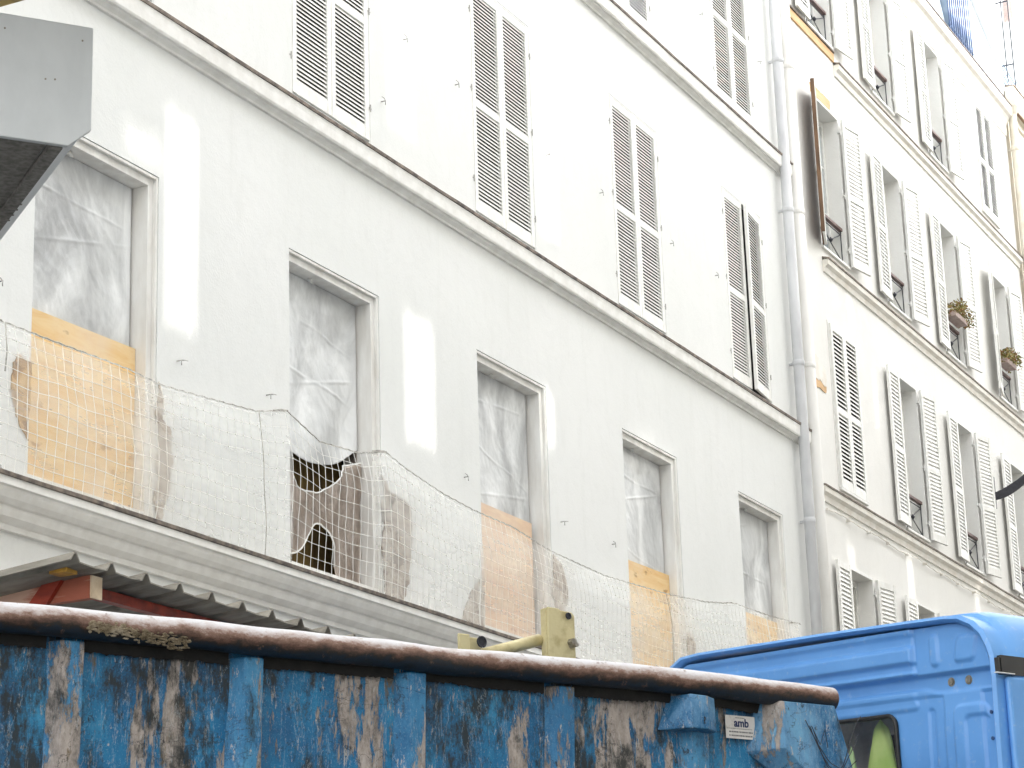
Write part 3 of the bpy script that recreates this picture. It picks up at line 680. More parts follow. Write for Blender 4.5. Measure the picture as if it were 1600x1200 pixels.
# planters
def planter(x, w_, z, label):
    root = tag(empty('window_box', (x+w_/2, -.10, z)), label, 'plant box', 'window boxes hung on the guards')
    ch(MB().box(x, x+w_, -.13, -.005+.02, z+.03, z+.10).build('box', M['planterbox'], bevel=.006), root)
    mb = MB()
    for k in range(900):
        cx = random.uniform(x-.04, x+w_+.08); yy = random.uniform(-.20, .02); t = random.random()
        zz = z+.09+.17*random.random()**1.1-.10*max(0, (abs(cx-(x+w_/2))/(w_/2)-.7))+.06*noise.noise((cx*6, yy*6, z))
        L = random.uniform(.02, .05); d = Vector((random.uniform(-1, 1), random.uniform(-1, 1), random.uniform(-.3, 1))).normalized(); s_ = d.cross(Vector((random.random(), random.random(), random.random()))).normalized()*L*.25
        p = Vector((cx, yy, zz)); mb.mi = random.choice((0, 0, 0, 1, 2) if t < .8 else (2, 1))
        mb.add([p-d*L*.5, p+s_, p+d*L*.5, p-s_], [(0, 1, 2, 3)])
    ch(mb.build('foliage', [M['leaf_y'], M['leaf_g'], M['leaf_r']], recalc=False), root)
planter(27.62, .52, 10.70, 'window box with dry yellowish and russet plants, the larger one on the third guard')
planter(29.98, .42, 10.70, 'small window box with yellow green plants on the guard furthest down the street')

# ------------------------------------------------------------------ building 3
b3 = tag(empty('apartment_building', (36, 0, 0)), 'beige apartment building with zinc mansard roof at the far right end of the street', 'building')
holes3 = [(32.75+2.4*k, 33.6+2.4*k, z, z+1.9) for k in range(4) for z in (4.9, 7.7, 10.4, 13.0)]
mb = MB(); wall_sheet(mb, 31.82, 46, 0, 15.2, holes3, 0, .25); shell(mb, 31.82, 46, 15.2, 8); ch(mb.build('wall', M['wall3'], recalc=False), b3)
mb = MB(); mb.box(31.9, 45.9, .8, .85, .1, 15); ch(mb.build('room_partition', M['dark']), b3)
for h_ in holes3:
    mb = MB(); mb.box(h_[0]+.001, h_[0]+.05, .15, .2, h_[2], h_[3]); mb.box(h_[1]-.05, h_[1]-.001, .15, .2, h_[2], h_[3]); mb.box(h_[0]+.05, h_[1]-.05, .15, .2, h_[3]-.06, h_[3]); wn = ch(mb.build('window', M['roofpaint']), b3)
    MB().box(h_[0]+.05, h_[1]-.05, .17, .176, h_[2], h_[3]-.06).build('pane', M['glass'], wn)
PM3 = [(.01, 14.95), (-.03, 14.98), (-.04, 15.06), (-.13, 15.09), (-.135, 15.42), (-.12, 15.46), (.01, 15.46)]
cornice(PM3, 31.83, 46, M['wall3'], b3, (-.138, 15.462, 15.475))
mb = MB(); mb.box(31.84, 46, -.12, -.035, 15.075, 15.088); ch(mb.build('soffit', M['roofpaint']), b3)
mb = MB(); mb.add([(31.83, .05, 15.47), (46, .05, 15.47), (46, .75, 17.2), (31.83, .75, 17.2), (31.83, 4, 18.0), (46, 4, 18.0), (46, 4, 15.47), (31.83, 4, 15.47)], [(0, 1, 2, 3), (3, 2, 5, 4), (0, 3, 4, 7), (1, 6, 5, 2), (4, 5, 6, 7), (0, 7, 6, 1)])
rf = ch(mb.build('roof', M['zinc']), b3)
mb = MB()
for k in range(20): xk = 32.1+k*.7; mb.bar((xk, .045, 15.48), (xk, .745, 17.2), .03, .03)
mb.build('roof_seam', M['zinc'], rf)
mb = MB(); mb.box(39.8, 40.2, 1.55, 1.95, 17.0, 20.2); c_ = mb.build('chimney', M['wall2'], rf)
ch(MB().tube([(40.0, 1.75, 20.2), (40.0, 1.75, 20.7)], [.15, .13], 12).build('chimney_pot', M['planterbox']), b3)
# scrollwork balcony panel
mb = MB(); xx = 32.3
for k in range(4):
    zc = 12.95+k*.22; pts = []
    for i in range(22): a = i/21*3.4*math.pi; r = .10*(1-i/26); pts.append((xx+.0, -.10+r*math.cos(a)*.9, zc+r*math.sin(a)))
    mb.tube(pts, .008, 5)
mb.tube([(xx, -.22, 12.8), (xx, -.22, 13.75)], .01, 6); mb.tube([(xx, -.0, 13.75), (xx, -.22, 13.75), (xx+4, -.22, 13.75)], .014, 6); mb.tube([(xx, -.0, 12.8), (xx, -.22, 12.8), (xx+4, -.22, 12.8)], .012, 6)
for k in range(26): mb.tube([(xx+.15*k, -.22, 12.8), (xx+.15*k, -.22, 13.75)], .007, 5)
ch(mb.build('balcony_railing', M['iron']), b3)
# roof ladder cage
lc = tag(empty('roof_ladder', (32.6, .3, 15.5)), 'thin metal ladder frame standing on the zinc roof at the top right', 'ladder')
mb = MB(); A = [(33.9, .56), (33.9, .44), (33.9, .33)]
for (x_, y_) in A: mb.tube([(x_, y_, 16.1), (x_, y_, 19.0)], .011, 5)
for z in (16.72, 17.80, 18.6): mb.tube([(A[0][0], A[0][1]-.03, z), (*A[1], z), (*A[2], z)], .013, 5)
ch(mb.build('frame', M['iron']), lc)

# ------------------------------------------------------------------ opposite building (behind the camera) with slits added to throw sun patches on the facade
LIT = [(10.47, 10.84, 6.93, 7.17), (10.90, 11.20, 6.0, 7.42), (13.46, 13.71, 6.0, 6.86), (13.77, 14.18, 5.95, 6.92), (13.60, 13.97, 8.25, 9.6), (16.72, 17.05, 10.0, 10.9), (16.0, 16.36, 8.2, 9.3),
       (17.80, 18.14, 6.72, 7.03), (18.22, 18.6, 6.70, 6.98), (15.98, 16.14, 6.4, 6.92),
       (22.70, 22.92, 6.75, 7.24), (23.10, 23.36, 6.55, 7.02), (25.15, 25.36, 6.5, 7.3), (25.75, 25.95, 6.2, 7.1), (27.82, 27.98, 6.9, 7.42), (24.40, 24.54, 8.5, 9.3), (23.2, 23.42, 9.6, 10.0), (23.75, 23.92, 9.5, 9.9), (22.5, 22.7, 9.6, 9.9)]
YO = -10.6
k_ = (0-YO)/-SUN.y; dx = SUN.x*k_; dz = SUN.z*k_
HO = 15.3+dz
ob = tag(empty('unseen_opposite_building', (15, YO, 0)), 'unseen building across the street, slits added in its upper wall to throw sun patches', 'building')
mb = MB(); hl = []
for i_, (a, b_, c, e) in enumerate(LIT):
    n_ = max(2, int(round((b_-a)/.055))); p_ = (b_-a)/n_; g_ = p_*(.24+.09*math.sin(i_*2.3))
    for q in range(n_): hl.append((a+dx+p_*(q+.5)-g_/2, a+dx+p_*(q+.5)+g_/2, c+dz+.02*(q % 3), e+dz-.015*((q*2) % 5)))
wall_sheet(mb, -25, 60, 0, HO, hl, YO, -.02)
mb.box(-25, 60, YO-6, YO-5.9, 0, 7)
ch(mb.build('wall', M['wall4'], recalc=False), ob)  # unseen wall with the added slits

# ------------------------------------------------------------------ truck and container (local x forward, y away from camera)
RZ = R(-26.2)
P0 = (5.887, -3.306, 0); CC = (9.631, -5.149, 0)
sk = tag(empty('skip_container', P0, RZ), 'battered blue open top steel container with a rusty round rim, paint peeling to primer', 'skip')
def wy(z): return .105+(3.0-z)*.05           # wall leans inwards towards its foot
ZB, XE, WD = 1.15, 3.22, 2.1
# near wall: finely divided sheet with dents
vs = []; fs = []; nx, nz = 150, 60; xa, xb = -1.15, 3.20
for j in range(nz+1):
    for i in range(nx+1):
        x = xa+(xb-xa)*i/nx; z = ZB+(3.03-ZB)*j/nz
        vs.append((x, wy(z)+.016*noise.noise((x*2.1, z*1.7, 3))+.006*noise.noise((x*7, z*5, 8)), z))
for j in range(nz):
    for i in range(nx): q = j*(nx+1)+i; fs.append((q, q+1, q+nx+2, q+nx+1))
o = MB().add(vs, fs).build('side_wall', M['skip'], sk, smooth=True, recalc=False); s_ = o.modifiers.new('thickness', 'SOLIDIFY'); s_.thickness = .006; s_.offset = 1 
mb = MB(); mb.box(xa, xb, WD-.04, WD-.03, ZB, 3.03); mb.build('side_wall', M['skip'], sk)
mb = MB(); mb.box(xa, xb+.1, .2, WD-.045, ZB-.05, ZB-.002); mb.build('floor', M['skip2'], sk)
mb = MB(); mb.add([(3.20, .10, 3.03), (3.20, WD-.045, 3.03), (3.55, WD-.045, ZB), (3.55, .19, ZB), (3.215, .10, 3.03), (3.215, WD-.045, 3.03), (3.565, WD-.045, ZB), (3.565, .19, ZB)],
                  [(0, 1, 2, 3), (7, 6, 5, 4), (0, 4, 5, 1), (1, 5, 6, 2), (2, 6, 7, 3), (3, 7, 4, 0)]); mb.build('front_wall', M['skip2'], sk)
mb = MB(); mb.box(xa-.01, xa-.001, .2, WD-.045, ZB, 3.03); mb.build('rear_wall', M['skip'], sk)
def rimtube(y, name='rim'):
    mb = MB(); pts = []; N = 90
    for i in range(N+1):
        x = -1.17+(XE+1.17)*i/N
        pts.append((x, y+.005*noise.noise((x*1.3, 1, 2)), 3.042-.008*noise.noise((x*1.1, 5, 1))+.005*noise.noise((x*4, 5, 1))-(.012*max(0, (x-2.4)/.8)**2)))
    pts += [(XE+.012, y, pts[-1][2]-.002)]
    mb.tube(pts, [.048]*(N+1)+[.036], 20); return mb.build(name, M['rim'], sk, smooth=True)
rimtube(.048); rimtube(WD-.03)
def rim_shade(x_a, x_b, seed):  # dark strip on the wall, painted in for the rim's shade
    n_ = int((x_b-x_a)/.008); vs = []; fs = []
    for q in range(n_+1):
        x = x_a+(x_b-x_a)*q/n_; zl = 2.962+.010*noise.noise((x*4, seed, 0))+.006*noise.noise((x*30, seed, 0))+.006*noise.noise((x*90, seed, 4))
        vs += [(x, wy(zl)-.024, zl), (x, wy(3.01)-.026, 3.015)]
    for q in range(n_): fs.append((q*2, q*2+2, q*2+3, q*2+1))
    o = MB().add(vs, fs).build('rim_shade_band', M['rimshade'], sk, recalc=False); s_ = o.modifiers.new('thickness', 'SOLIDIFY'); s_.thickness = .004
for q in range(6): rim_shade([-1.15, -.645, .005, .655, 1.305, 1.955][q], [-.775, -.125, .525, 1.175, 1.825, 2.42][q], q)
rim_shade(2.60, 2.90, 9)
def rib(xr_, wf=.075, wb=.12, dep=.055, name='rib', top=2.99, mat=None):
    mb = MB(); zb = ZB; sh = (wb-wf)
    v = []
    for z in (zb, top):
        y1 = wy(z)+.004; y0 = y1-dep
        v += [(xr_-wb, y1, z), (xr_-wf, y0, z), (xr_-.006, y0, z), (xr_, y1, z)]
    mb.add(v, [(0, 1, 5, 4), (1, 2, 6, 5), (2, 3, 7, 6), (3, 0, 4, 7), (0, 3, 2, 1), (4, 5, 6, 7)]); return mb.build(name, mat or M['skip2'], sk, bevel=.006)
for k in (-1, 0, 1, 2, 3): rib(k*.65)
# fourth rib with hook box
rib(4*.65-.01, .075, .13)
mb = MB()
def prism(mb, bl, br, z0, z1, y0, y1, yw0, yw1):
    pass
mb.add([(2.36, .10, 2.865), (2.445, -.002, 2.865), (2.53, -.002, 2.865), (2.595, .03, 2.86), (2.60, .10, 2.86),
        (2.42, .10, 2.995), (2.452, .004, 2.995), (2.53, .0, 2.992), (2.592, .03, 2.99), (2.597, .10, 2.99)],
       [(0, 1, 6, 5), (1, 2, 7, 6), (2, 3, 8, 7), (3, 4, 9, 8), (4, 0, 5, 9), (0, 4, 3, 2, 1), (5, 6, 7, 8, 9)])
mb.build('lifting_lug', M['skip3'], sk, bevel=.005)
# front corner gusset box with slanted underside
mb = MB()
mb.add([(2.80, .11, 2.81), (2.915, -.0, 2.82), (3.30, .0, 2.50), (3.42, .13, 2.45), (2.86, .10, 3.0), (2.91, .004, 3.0), (3.195, .004, 3.0), (3.2, .10, 3.0), (3.345, .0, 2.5), (3.36, .13, 2.5)],
       [(0, 1, 5, 4), (1, 2, 8, 6, 5), (6, 8, 9, 7), (0, 4, 7, 9, 3), (0, 3, 2, 1), (2, 3, 9, 8), (4, 5, 6, 7)])
mb.build('corner_gusset', M['skip3'], sk, bevel=.005)
# wire strands caught on the gusset
mb = MB()
for s_ in range(3):
    pts = []
    for i in range(24):
        t = i/23; pts.append((3.02+.26*t+.02*s_, -.008, 2.93-.14*math.sin(t*math.pi*(.8+.3*s_))-.06*t-.02*s_+.008*noise.noise((t*6, s_, 2))))
    mb.tube(pts, .0018, 5)
mb.tube([(3.05, -.008, 2.91), (3.09, -.008, 2.84), (3.12, -.008, 2.90), (3.13, -.008, 2.83)], .0018, 5)
mb.build('wire_scrap', M['iron'], sk)
# weld blobs / mortar crust on the rim
mb = MB()
def blob(mb, c, r, seed):
    n1, n2 = 8, 6; vs = []; fs = []
    for i in range(n2+1):
        th = math.pi*i/n2
        for k in range(n1):
            ph = 2*math.pi*k/n1; d = Vector((math.sin(th)*math.cos(ph), math.sin(th)*math.sin(ph), math.cos(th)))
            rr = 1+.45*noise.noise(d*1.7+Vector((seed, 0, 0))); vs.append(Vector(c)+Vector((d.x*r[0], d.y*r[1], d.z*r[2]))*rr)
    for i in range(n2):
        for k in range(n1): fs.append((i*n1+k, i*n1+(k+1) % n1, (i+1)*n1+(k+1) % n1, (i+1)*n1+k))
    mb.add(vs, fs)
for i in range(300):
    t = random.random(); x = -.02+.36*t; a = max(-.2, min(1.25, random.gauss(.15+.55*t, .22)))
    blob(mb, (x, .048-.047*math.cos(a), 3.036-.052*math.sin(a)*(.8+.3*t)), (random.uniform(.003, .014), .004, random.uniform(.0015, .0055)), i*3.1)
mb.build('mortar_crust', M['mortar'], sk, smooth=True)
# sticker
ys = wy(2.9)-.022
mb = MB().box(2.692, 2.842, ys-.0015, ys, 2.855, 2.943); mb.mi = 1; random.seed(3)
for z, h_, a, b_ in ((2.933, .003, 2.742, 2.79), (2.892, .002, 2.70, 2.825), (2.878, .005, 2.708, 2.825), (2.864, .005, 2.708, 2.825)):
    x = a
    while x < b_:
        l_ = random.uniform(.002, .005); mb.box(x, x+l_, ys-.003, ys-.002, z, z+h_); x += l_+random.uniform(.0015, .004)
st = mb.build('sticker', [M['sticker'], M['inkgrey']], sk)
def text(body, x, z, size, y, mat, parent, name='lettering', bold=0.0, rotx=90):
    cu = bpy.data.curves.new('t', 'FONT'); cu.body = body; cu.size = size; cu.extrude = .0004; cu.offset = bold; cu.align_x = 'CENTER'
    t = bpy.data.objects.new('t', cu); col.objects.link(t); dg = bpy.context.evaluated_depsgraph_get()
    me = bpy.data.meshes.new_from_object(t.evaluated_get(dg)); me.materials.clear(); me.materials.append(mat)
    o = bpy.data.objects.new(name, me); col.objects.link(o); o.parent = parent; o.location = (x, y, z); o.rotation_euler = (R(90), 0, 0)
    bpy.data.objects.remove(t); return o
text('amb', 2.772, 2.901, .044, ys-.0025, M['navy'], st, bold=.0012)
random.seed(11)
text('?', 2.508, 2.885, .036, -.0045, M['black'], sk, name='chalk_mark', bold=.001)
random.seed(11)

# steel props standing in the container
pf = tag(empty('steel_frame', P0, RZ), 'cream painted steel upright and tube with bolts sticking up behind the container rim', 'steel frame')
yy = 1.3
mb = MB()
pts = [(2.797, ZB), (2.945, ZB), (2.945, 3.56), (2.93, 3.575), (2.87, 3.578), (2.86, 3.585), (2.80, 3.588)]
mb.poly_y(pts, yy, yy+.012); mb.box(2.797, 2.805, yy+.013, yy+.05, ZB, 3.585)
mb.build('upright', M['cream_steel'], pf, bevel=.003)
mb = MB(); mb.box(2.325, 2.385, yy, yy+.012, ZB, 3.432); mb.box(2.387, 2.462, yy+.02, yy+.032, ZB, 3.425); mb.build('upright', M['cream_steel'], pf, bevel=.006)
mb = MB(); mb.tube([(2.45, yy+.06, 3.352), (2.795, yy+.06, 3.452)], .026, 16); mb.build('tube', M['cream_steel'], pf, smooth=True)
mb = MB(); mb.box(2.57, 2.72, yy+.03, yy+.1, 3.33, 3.375); mb.build('bracket', M['iron'], pf)
def ringbolt(x, z, r):
    mb = MB(); pts = [(x+r*math.cos(a), yy-.006, z+r*math.sin(a)) for a in [i*2*math.pi/16 for i in range(17)]]; mb.tube(pts, .004, 6)
    mb.tube([(x, yy-.001, z), (x, yy-.004, z)], r*.9, 14); mb.build('bolt', M['iron'], pf)
ringbolt(2.908, 3.556, .012); ringbolt(2.44, 3.403, .022)
mb = MB(); mb.tube([(2.915, yy, 3.44), (2.915, yy-.03, 3.44)], .016, 6); mb.tube([(2.918, yy, 3.425), (2.918, yy-.045, 3.425)], .01, 8); mb.build('bolt', M['bolt'], pf)

# truck
tk = tag(empty('lorry', CC, RZ), 'blue lorry cab seen from behind, ribbed rear panel with a small window', 'lorry')
K = .053
def zr(y, z): return z+K*y
def ss(e0, e1, x):
    t = max(0, min(1, (x-e0)/(e1-e0))); return t*t*(3-2*t)
def rr(y, z, y0, y1, z0, z1, r, s):      # rounded-rect emboss 0..1
    cx, cz = (y0+y1)/2, (z0+z1)/2; dx_ = abs(y-cx)-(y1-y0)/2+r; dz_ = abs(z-cz)-(z1-z0)/2+r
    d = math.hypot(max(dx_, 0), max(dz_, 0))+min(max(dx_, dz_), 0)-r
    return 1-ss(-s, s, d)
def back_h(y, z):
    h = 0
    up_ = ss(3.228, 3.236, z); h += .030*up_
    L = ss(.468, .482, y)                  # left of the vertical seam
    if z > 3.232:
        b_ = 0
        b_ += .022*ss(3.285, 3.300, z)*(1-ss(3.352, 3.375, z))
        b_ += .014*(ss(3.236, 3.245, z)*(1-ss(3.250, 3.262, z)))
        b_ += .012*(ss(3.405, 3.425, z))
        h += L*(b_+.004)-.004*L*0
        h -= .010*math.exp(-((y-.475)/.006)**2)
        R_ = 1-L
        h += R_*.011*rr(y, z, .335, .382, 3.268, 3.402, .022, .006)
        yl = .20+(z-3.27)*-.45; h += R_*.011*rr(y-(z-3.32)*-.25, z, .125, .235, 3.274, 3.382, .02, .006)
    else:
        yy_ = y-.12*(3.2-z)*0-.03*(3.15-z)
        line = 3.155 if y < .36 else (3.155+.022*ss(.36, .46, y))
        h += .010*(1-ss(line-.006, line+.006, z))*(1-0*L)
        if y > .49: h += .010*ss(3.130, 3.142, z)*(1-ss(3.168, 3.18, z))*ss(.49, .52, y)
        h += .009*rr(y, z, .50, 2.0, 3.095, 3.136, .02, .005)
        h -= .008*rr(yy_-.0, z, .408, .445, 2.2, 3.093, .018, .005)
        h += .008*ss(.345, .352, yy_)*(1-ss(3.14, 3.15, z))*(-1)
        h += .010*rr(yy_, z, .10, .29, 2.1, 3.092, .04, .006)
        h -= .010*rr(yy_, z, .10, .225, 2.1, 3.045, .03, .006)
        h -= .012*(1-ss(.128, .134, yy_))*(1-ss(3.14, 3.15, z))
        h += .006*(1-ss(.06, .066, yy_))
    return h
def topz(y):                             # outline of the rear panel
    r = .21
    if y < .045+r: return 3.445-r*1.0+math.sqrt(max(0, r*r-(.045+r-y)**2))
    if y > 2.06-.15: return 3.445-.15+math.sqrt(max(0, .15**2-(y-(2.06-.15))**2))
    return 3.445
WY0, WY1, WZ0, WZ1 = .635, 1.5, 2.35, 3.082
def inwin(y, z): return rr(y, z, WY0, WY1, WZ0, WZ1, .045, .0001) > .5
ys_ = [.045+.0075*i for i in range(int(2.015/.0075)+1)]; zs_ = [2.0+.0075*i for i in range(int(1.445/.0075)+1)]
vs = []; fs = []; id_ = {}
for j, z in enumerate(zs_):
    for i, y in enumerate(ys_):
        zz = min(z, topz(y)); id_[i, j] = len(vs); vs.append((-back_h(y, zz)+.02, y, zr(y, zz)))
for j in range(len(zs_)-1):
    for i in range(len(ys_)-1):
        cy, cz = ys_[i]+.00375, zs_[j]+.00375
        if zs_[j] >= topz(cy): continue
        if inwin(cy, cz): continue
        fs.append((id_[i, j], id_[i, j+1], id_[i+1, j+1], id_[i+1, j]))
cab = MB().add(vs, fs).build('cab_rear_panel', M['truck'], tk, smooth=True, recalc=False)
# outer shell: cross-section swept forward
sec = [(.02, 2.0), (-.005, 3.19), (-.003, 3.282), (.012, 3.33), (.04, 3.385), (.09, 3.43), (.16, 3.462), (.24, 3.470), (.45, 3.474), (1.0, 3.482), (1.85, 3.486), (1.98, 3.478), (2.06, 3.44), (2.10, 3.36), (2.12, 3.2), (2.12, 2.0)]
mb = MB()
inner = [(y+(.03 if y < 1 else -.03), z-(.0 if z < 3.1 else .026)) for y, z in sec]
xs = [-.045, -.02, .0, .16, 1.45]; 
vs = []; fs = []; n = len(sec)
def drop(x): return 0
rings = [(-.040, inner), (-.055, [((a[0]+b_[0])/2, (a[1]+b_[1])/2) for a, b_ in zip(inner, sec)]), (-.045, sec), (.05, sec), (.06, [(y+(0 if 0 else -.012 if y < .1 else 0), z+.018 if z > 3.4 else z) for y, z in sec]), (.13, [(y+(-.02 if y < .1 else 0), z+.03 if z > 3.4 else z) for y, z in sec]), (1.3, [(y+(-.02 if y < .1 else 0), z+.03 if z > 3.4 else z) for y, z in sec]), (1.75, [(y, z-.18 if z > 3.1 else z) for y, z in sec])]
for x, rg in rings: vs += [(x, y, zr(y, z)) for y, z in rg]
for r_ in range(len(rings)-1):
    for k in range(n-1):
        if rings[r_][0] >= .13 and rings[r_+1][0] <= 1.3 and k in (1, n-2): continue       # window strip
        a = r_*n+k; fs.append((a, a+1, a+n+1, a+n))
# inner lip back to the panel
q0 = len(vs); vs += [(.03, y, zr(y, z)) for y, z in inner]
for k in range(n-1): fs.append((k, q0+k, q0+k+1, k+1))
sh = MB().add(vs, fs).build('cab_shell', M['truck'], tk, smooth=False, recalc=True); 
for p in sh.data.polygons: p.use_smooth = True
md = sh.modifiers.new('edges', 'EDGE_SPLIT'); md.split_angle = R(50)
# lower cab body and nose
mb = MB()
mb.box(.06, 1.75, .03, 2.10, 1.05, 1.15)
mb.add([(1.75, .02, 1.1), (1.75, 2.10, 1.1), (1.75, 2.10, 2.1), (1.75, .02, 2.1), (1.72, .02, 2.1), (1.72, 2.10, 2.1), (1.72, .02, 1.1), (1.72, 2.10, 1.1)], [(0, 1, 2, 3), (6, 4, 5, 7), (0, 3, 4, 6), (1, 7, 5, 2), (3, 2, 5, 4), (0, 6, 7, 1)])
mb.box(.02, .05, .04, 2.08, 1.1, 2.0); mb.box(.06, 1.7, .0, .03, 1.1, 2.0); mb.box(.06, 1.7, 2.10, 2.13, 1.1, 2.0)
mb.build('cab_lower_body', M['truck'], tk)
# door skin proud of the side, dark glazing strip above it
mb = MB(); mb.add([(.0, -.035, 2.0), (1.3, -.035, 2.0), (1.3, -.035, 3.185), (.0, -.035, 3.185), (.0, -.004, 2.0), (1.3, -.004, 2.0), (1.3, -.004, 3.185), (.0, -.004, 3.185)], [(0, 1, 2, 3), (7, 6, 5, 4), (0, 3, 7, 4), (1, 5, 6, 2), (3, 2, 6, 7), (0, 4, 5, 1)])
dr = mb.build('door', M['truck'], tk, bevel=.012)
mb = MB(); mb.tube([(.9, -.055, 2.3), (.9, -.075, 2.35), (.9, -.075, 2.5), (.9, -.055, 2.55)], .01, 8); mb.build('door_handle', M['black'], dr)
mb = MB(); mb.box(-.03, 1.3, -.028, -.006, 3.192, 3.272); mb.box(-.045, .02, -.024, -.004, 3.20, 3.262); mb.build('wind_deflector', M['bandglass'], tk)
mb = MB(); mb.box(-.08, .03, -.045, -.03, 3.192, 3.196); mb.build('trim_strip', M['frame'], tk)
# bolts on the panel
for (y, z) in ((.302, 3.196), (.203, 3.196)):
    mb = MB(); x = -back_h(y, z)+.02; mb.tube([(x+.004, y, zr(y, z)), (x-.006, y, zr(y, z))], .014, 6); mb.tube([(x+.004, y, zr(y, z)), (x-.002, y, zr(y, z))], .02, 14); mb.build('bolt', M['bolt'], tk)
for (y, z) in ((.093, 3.05), (.098, 2.94)):
    mb = MB(); x = -back_h(y, z)+.02; mb.tube([(x+.004, y, zr(y, z)), (x-.006, y, zr(y, z))], .008, 8); mb.build('bolt', M['bluepaint'], tk)
# window gasket + glass
pts = []; r = .045
for cx, cz, a0 in ((WY1-r, WZ1-r, 0), (WY0+r, WZ1-r, 90), (WY0+r, WZ0+r, 180), (WY1-r, WZ0+r, 270)):
    for i in range(7): a = R(a0+i*15); y = cx+r*math.cos(a); z = cz+r*math.sin(a); pts.append((.008, y, zr(y, z)))
pts.append(pts[0]); pts.append(pts[1])
gk = MB().tube(pts, .010, 8, cap=False).build('window_gasket', M['black'], tk, smooth=True)
mb = MB(); mb.add([(.02, WY0, zr(WY0, WZ0)), (.02, WY1, zr(WY1, WZ0)), (.02, WY1, zr(WY1, WZ1)), (.02, WY0, zr(WY0, WZ1))], [(3, 2, 1, 0)]); mb.build('rear_window', M['clear'], tk, recalc=False)
# interior: headliner, dark trim, seat back
mb = MB(); mb.add([(.10, .25, 3.16), (.10, 1.95, 3.26), (1.3, 1.95, 3.30), (1.3, .25, 3.2), (.10, .25, 3.18), (.10, 1.95, 3.28), (1.3, 1.95, 3.32), (1.3, .25, 3.22)], [(0, 1, 2, 3), (7, 6, 5, 4), (0, 4, 5, 1), (1, 5, 6, 2), (2, 6, 7, 3), (3, 7, 4, 0)]); mb.build('headliner', M['headliner'], tk)
mb = MB(); mb.box(.05, .42, .1, 2.0, 2.54, 2.555); mb.build('bunk_shelf', M['headliner'], tk)
mb = MB(); mb.box(.62, .64, .95, 2.09, 2.5, 3.26); mb.build('cab_partition', M['headliner'], tk)
mb = MB(); mb.box(.42, .55, .90, 1.20, 2.85, 3.12); mb.box(.42, .55, .88, 1.22, 2.0, 2.84); mb.build('seat', M['black'], tk, bevel=.03)
# chassis, wheels
mb = MB(); mb.box(-5.2, 1.5, .55, .70, .72, 1.0); mb.box(-5.2, 1.5, 1.45, 1.6, .72, 1.0)
for x in (-5.1, -3.8, -2.5, -1.2, -.1): mb.box(x, x+.1, .7, 1.45, .75, .95)
mb.box(-5.0, -.7, .5, 1.65, 1.0, ZB-.052)
mb.build('chassis', M['iron'], tk)
def wheel(x, y0, y1):
    mb = MB(); r = .49; pts = [(x, y0, r), (x, y0+.03, r), (x, y1-.03, r), (x, y1, r)]; mb.tube(pts, [r-.04, r, r, r-.04], 36); w_ = mb.build('wheel', M['tyre'], tk, smooth=False)
    mb = MB(); mb.tube([(x, y0-.004, r), (x, y0-.02, r)], [.27, .22], 24); mb.tube([(x, y0-.02, r), (x, y0-.06, r)], .09, 12); mb.build('rim', M['bolt'], w_)
for x in (-4.2, -2.9, .95):
    wheel(x, .02, .32); wheel(x, 1.78, 2.08)
    MB().box(x-.05, x+.05, .32, 1.78, .44, .54).build('axle', M['iron'], tk)
    mb = MB(); mb.box(x-.05, x+.05, .56, .69, .5, .74); mb.box(x-.05, x+.05, 1.46, 1.59, .5, .74); mb.build('spring_hanger', M['iron'], tk)
# hi-vis clothing behind the rear window
def cone_cloth(y, x, zt, zb, wt, wb, label, mat, seed, peak=0.):
    vs = []; fs = []; n = 22; m_ = 26
    for j in range(m_+1):
        v = j/m_; z = zt+(zb-zt)*v; hw = wt+(wb-wt)*(v**.75)
        if v < .06: hw *= v/.06+.02
        for k in range(n):
            a = 2*math.pi*k/n; rr_ = 1+.14*noise.noise((math.cos(a)*2+seed, math.sin(a)*2, v*4))+.05*math.sin(a*5+v*7)
            vs.append((x+math.sin(a)*hw*.45*rr_, y+peak*(1-v)+math.cos(a)*hw*rr_, zr(y, z)+.01*noise.noise((a, v*5, seed))))
    for j in range(m_):
        for k in range(n): fs.append((j*n+k, j*n+(k+1) % n, (j+1)*n+(k+1) % n, (j+1)*n+k))
    fs.append(tuple(range(n-1, -1, -1))); fs.append(tuple(m_*n+k for k in range(n)))
    o = MB().add(vs, fs).build('hi_vis_jacket', mat, smooth=True); 
    o.location = CC; o.rotation_euler = (0, 0, RZ)
    return tag(o, label, 'jacket')
cone_cloth(.885, .15, 3.09, 2.56, .022, .15, 'lime green hi-vis jacket bundled upright behind the lorry rear window', M['hivis'], 2., -.02)
cone_cloth(1.07, .15, 2.99, 2.56, .006, .06, 'pale green pointed fold of fabric left of the lime jacket in the lorry window', M['hivis2'], 5., -.01)

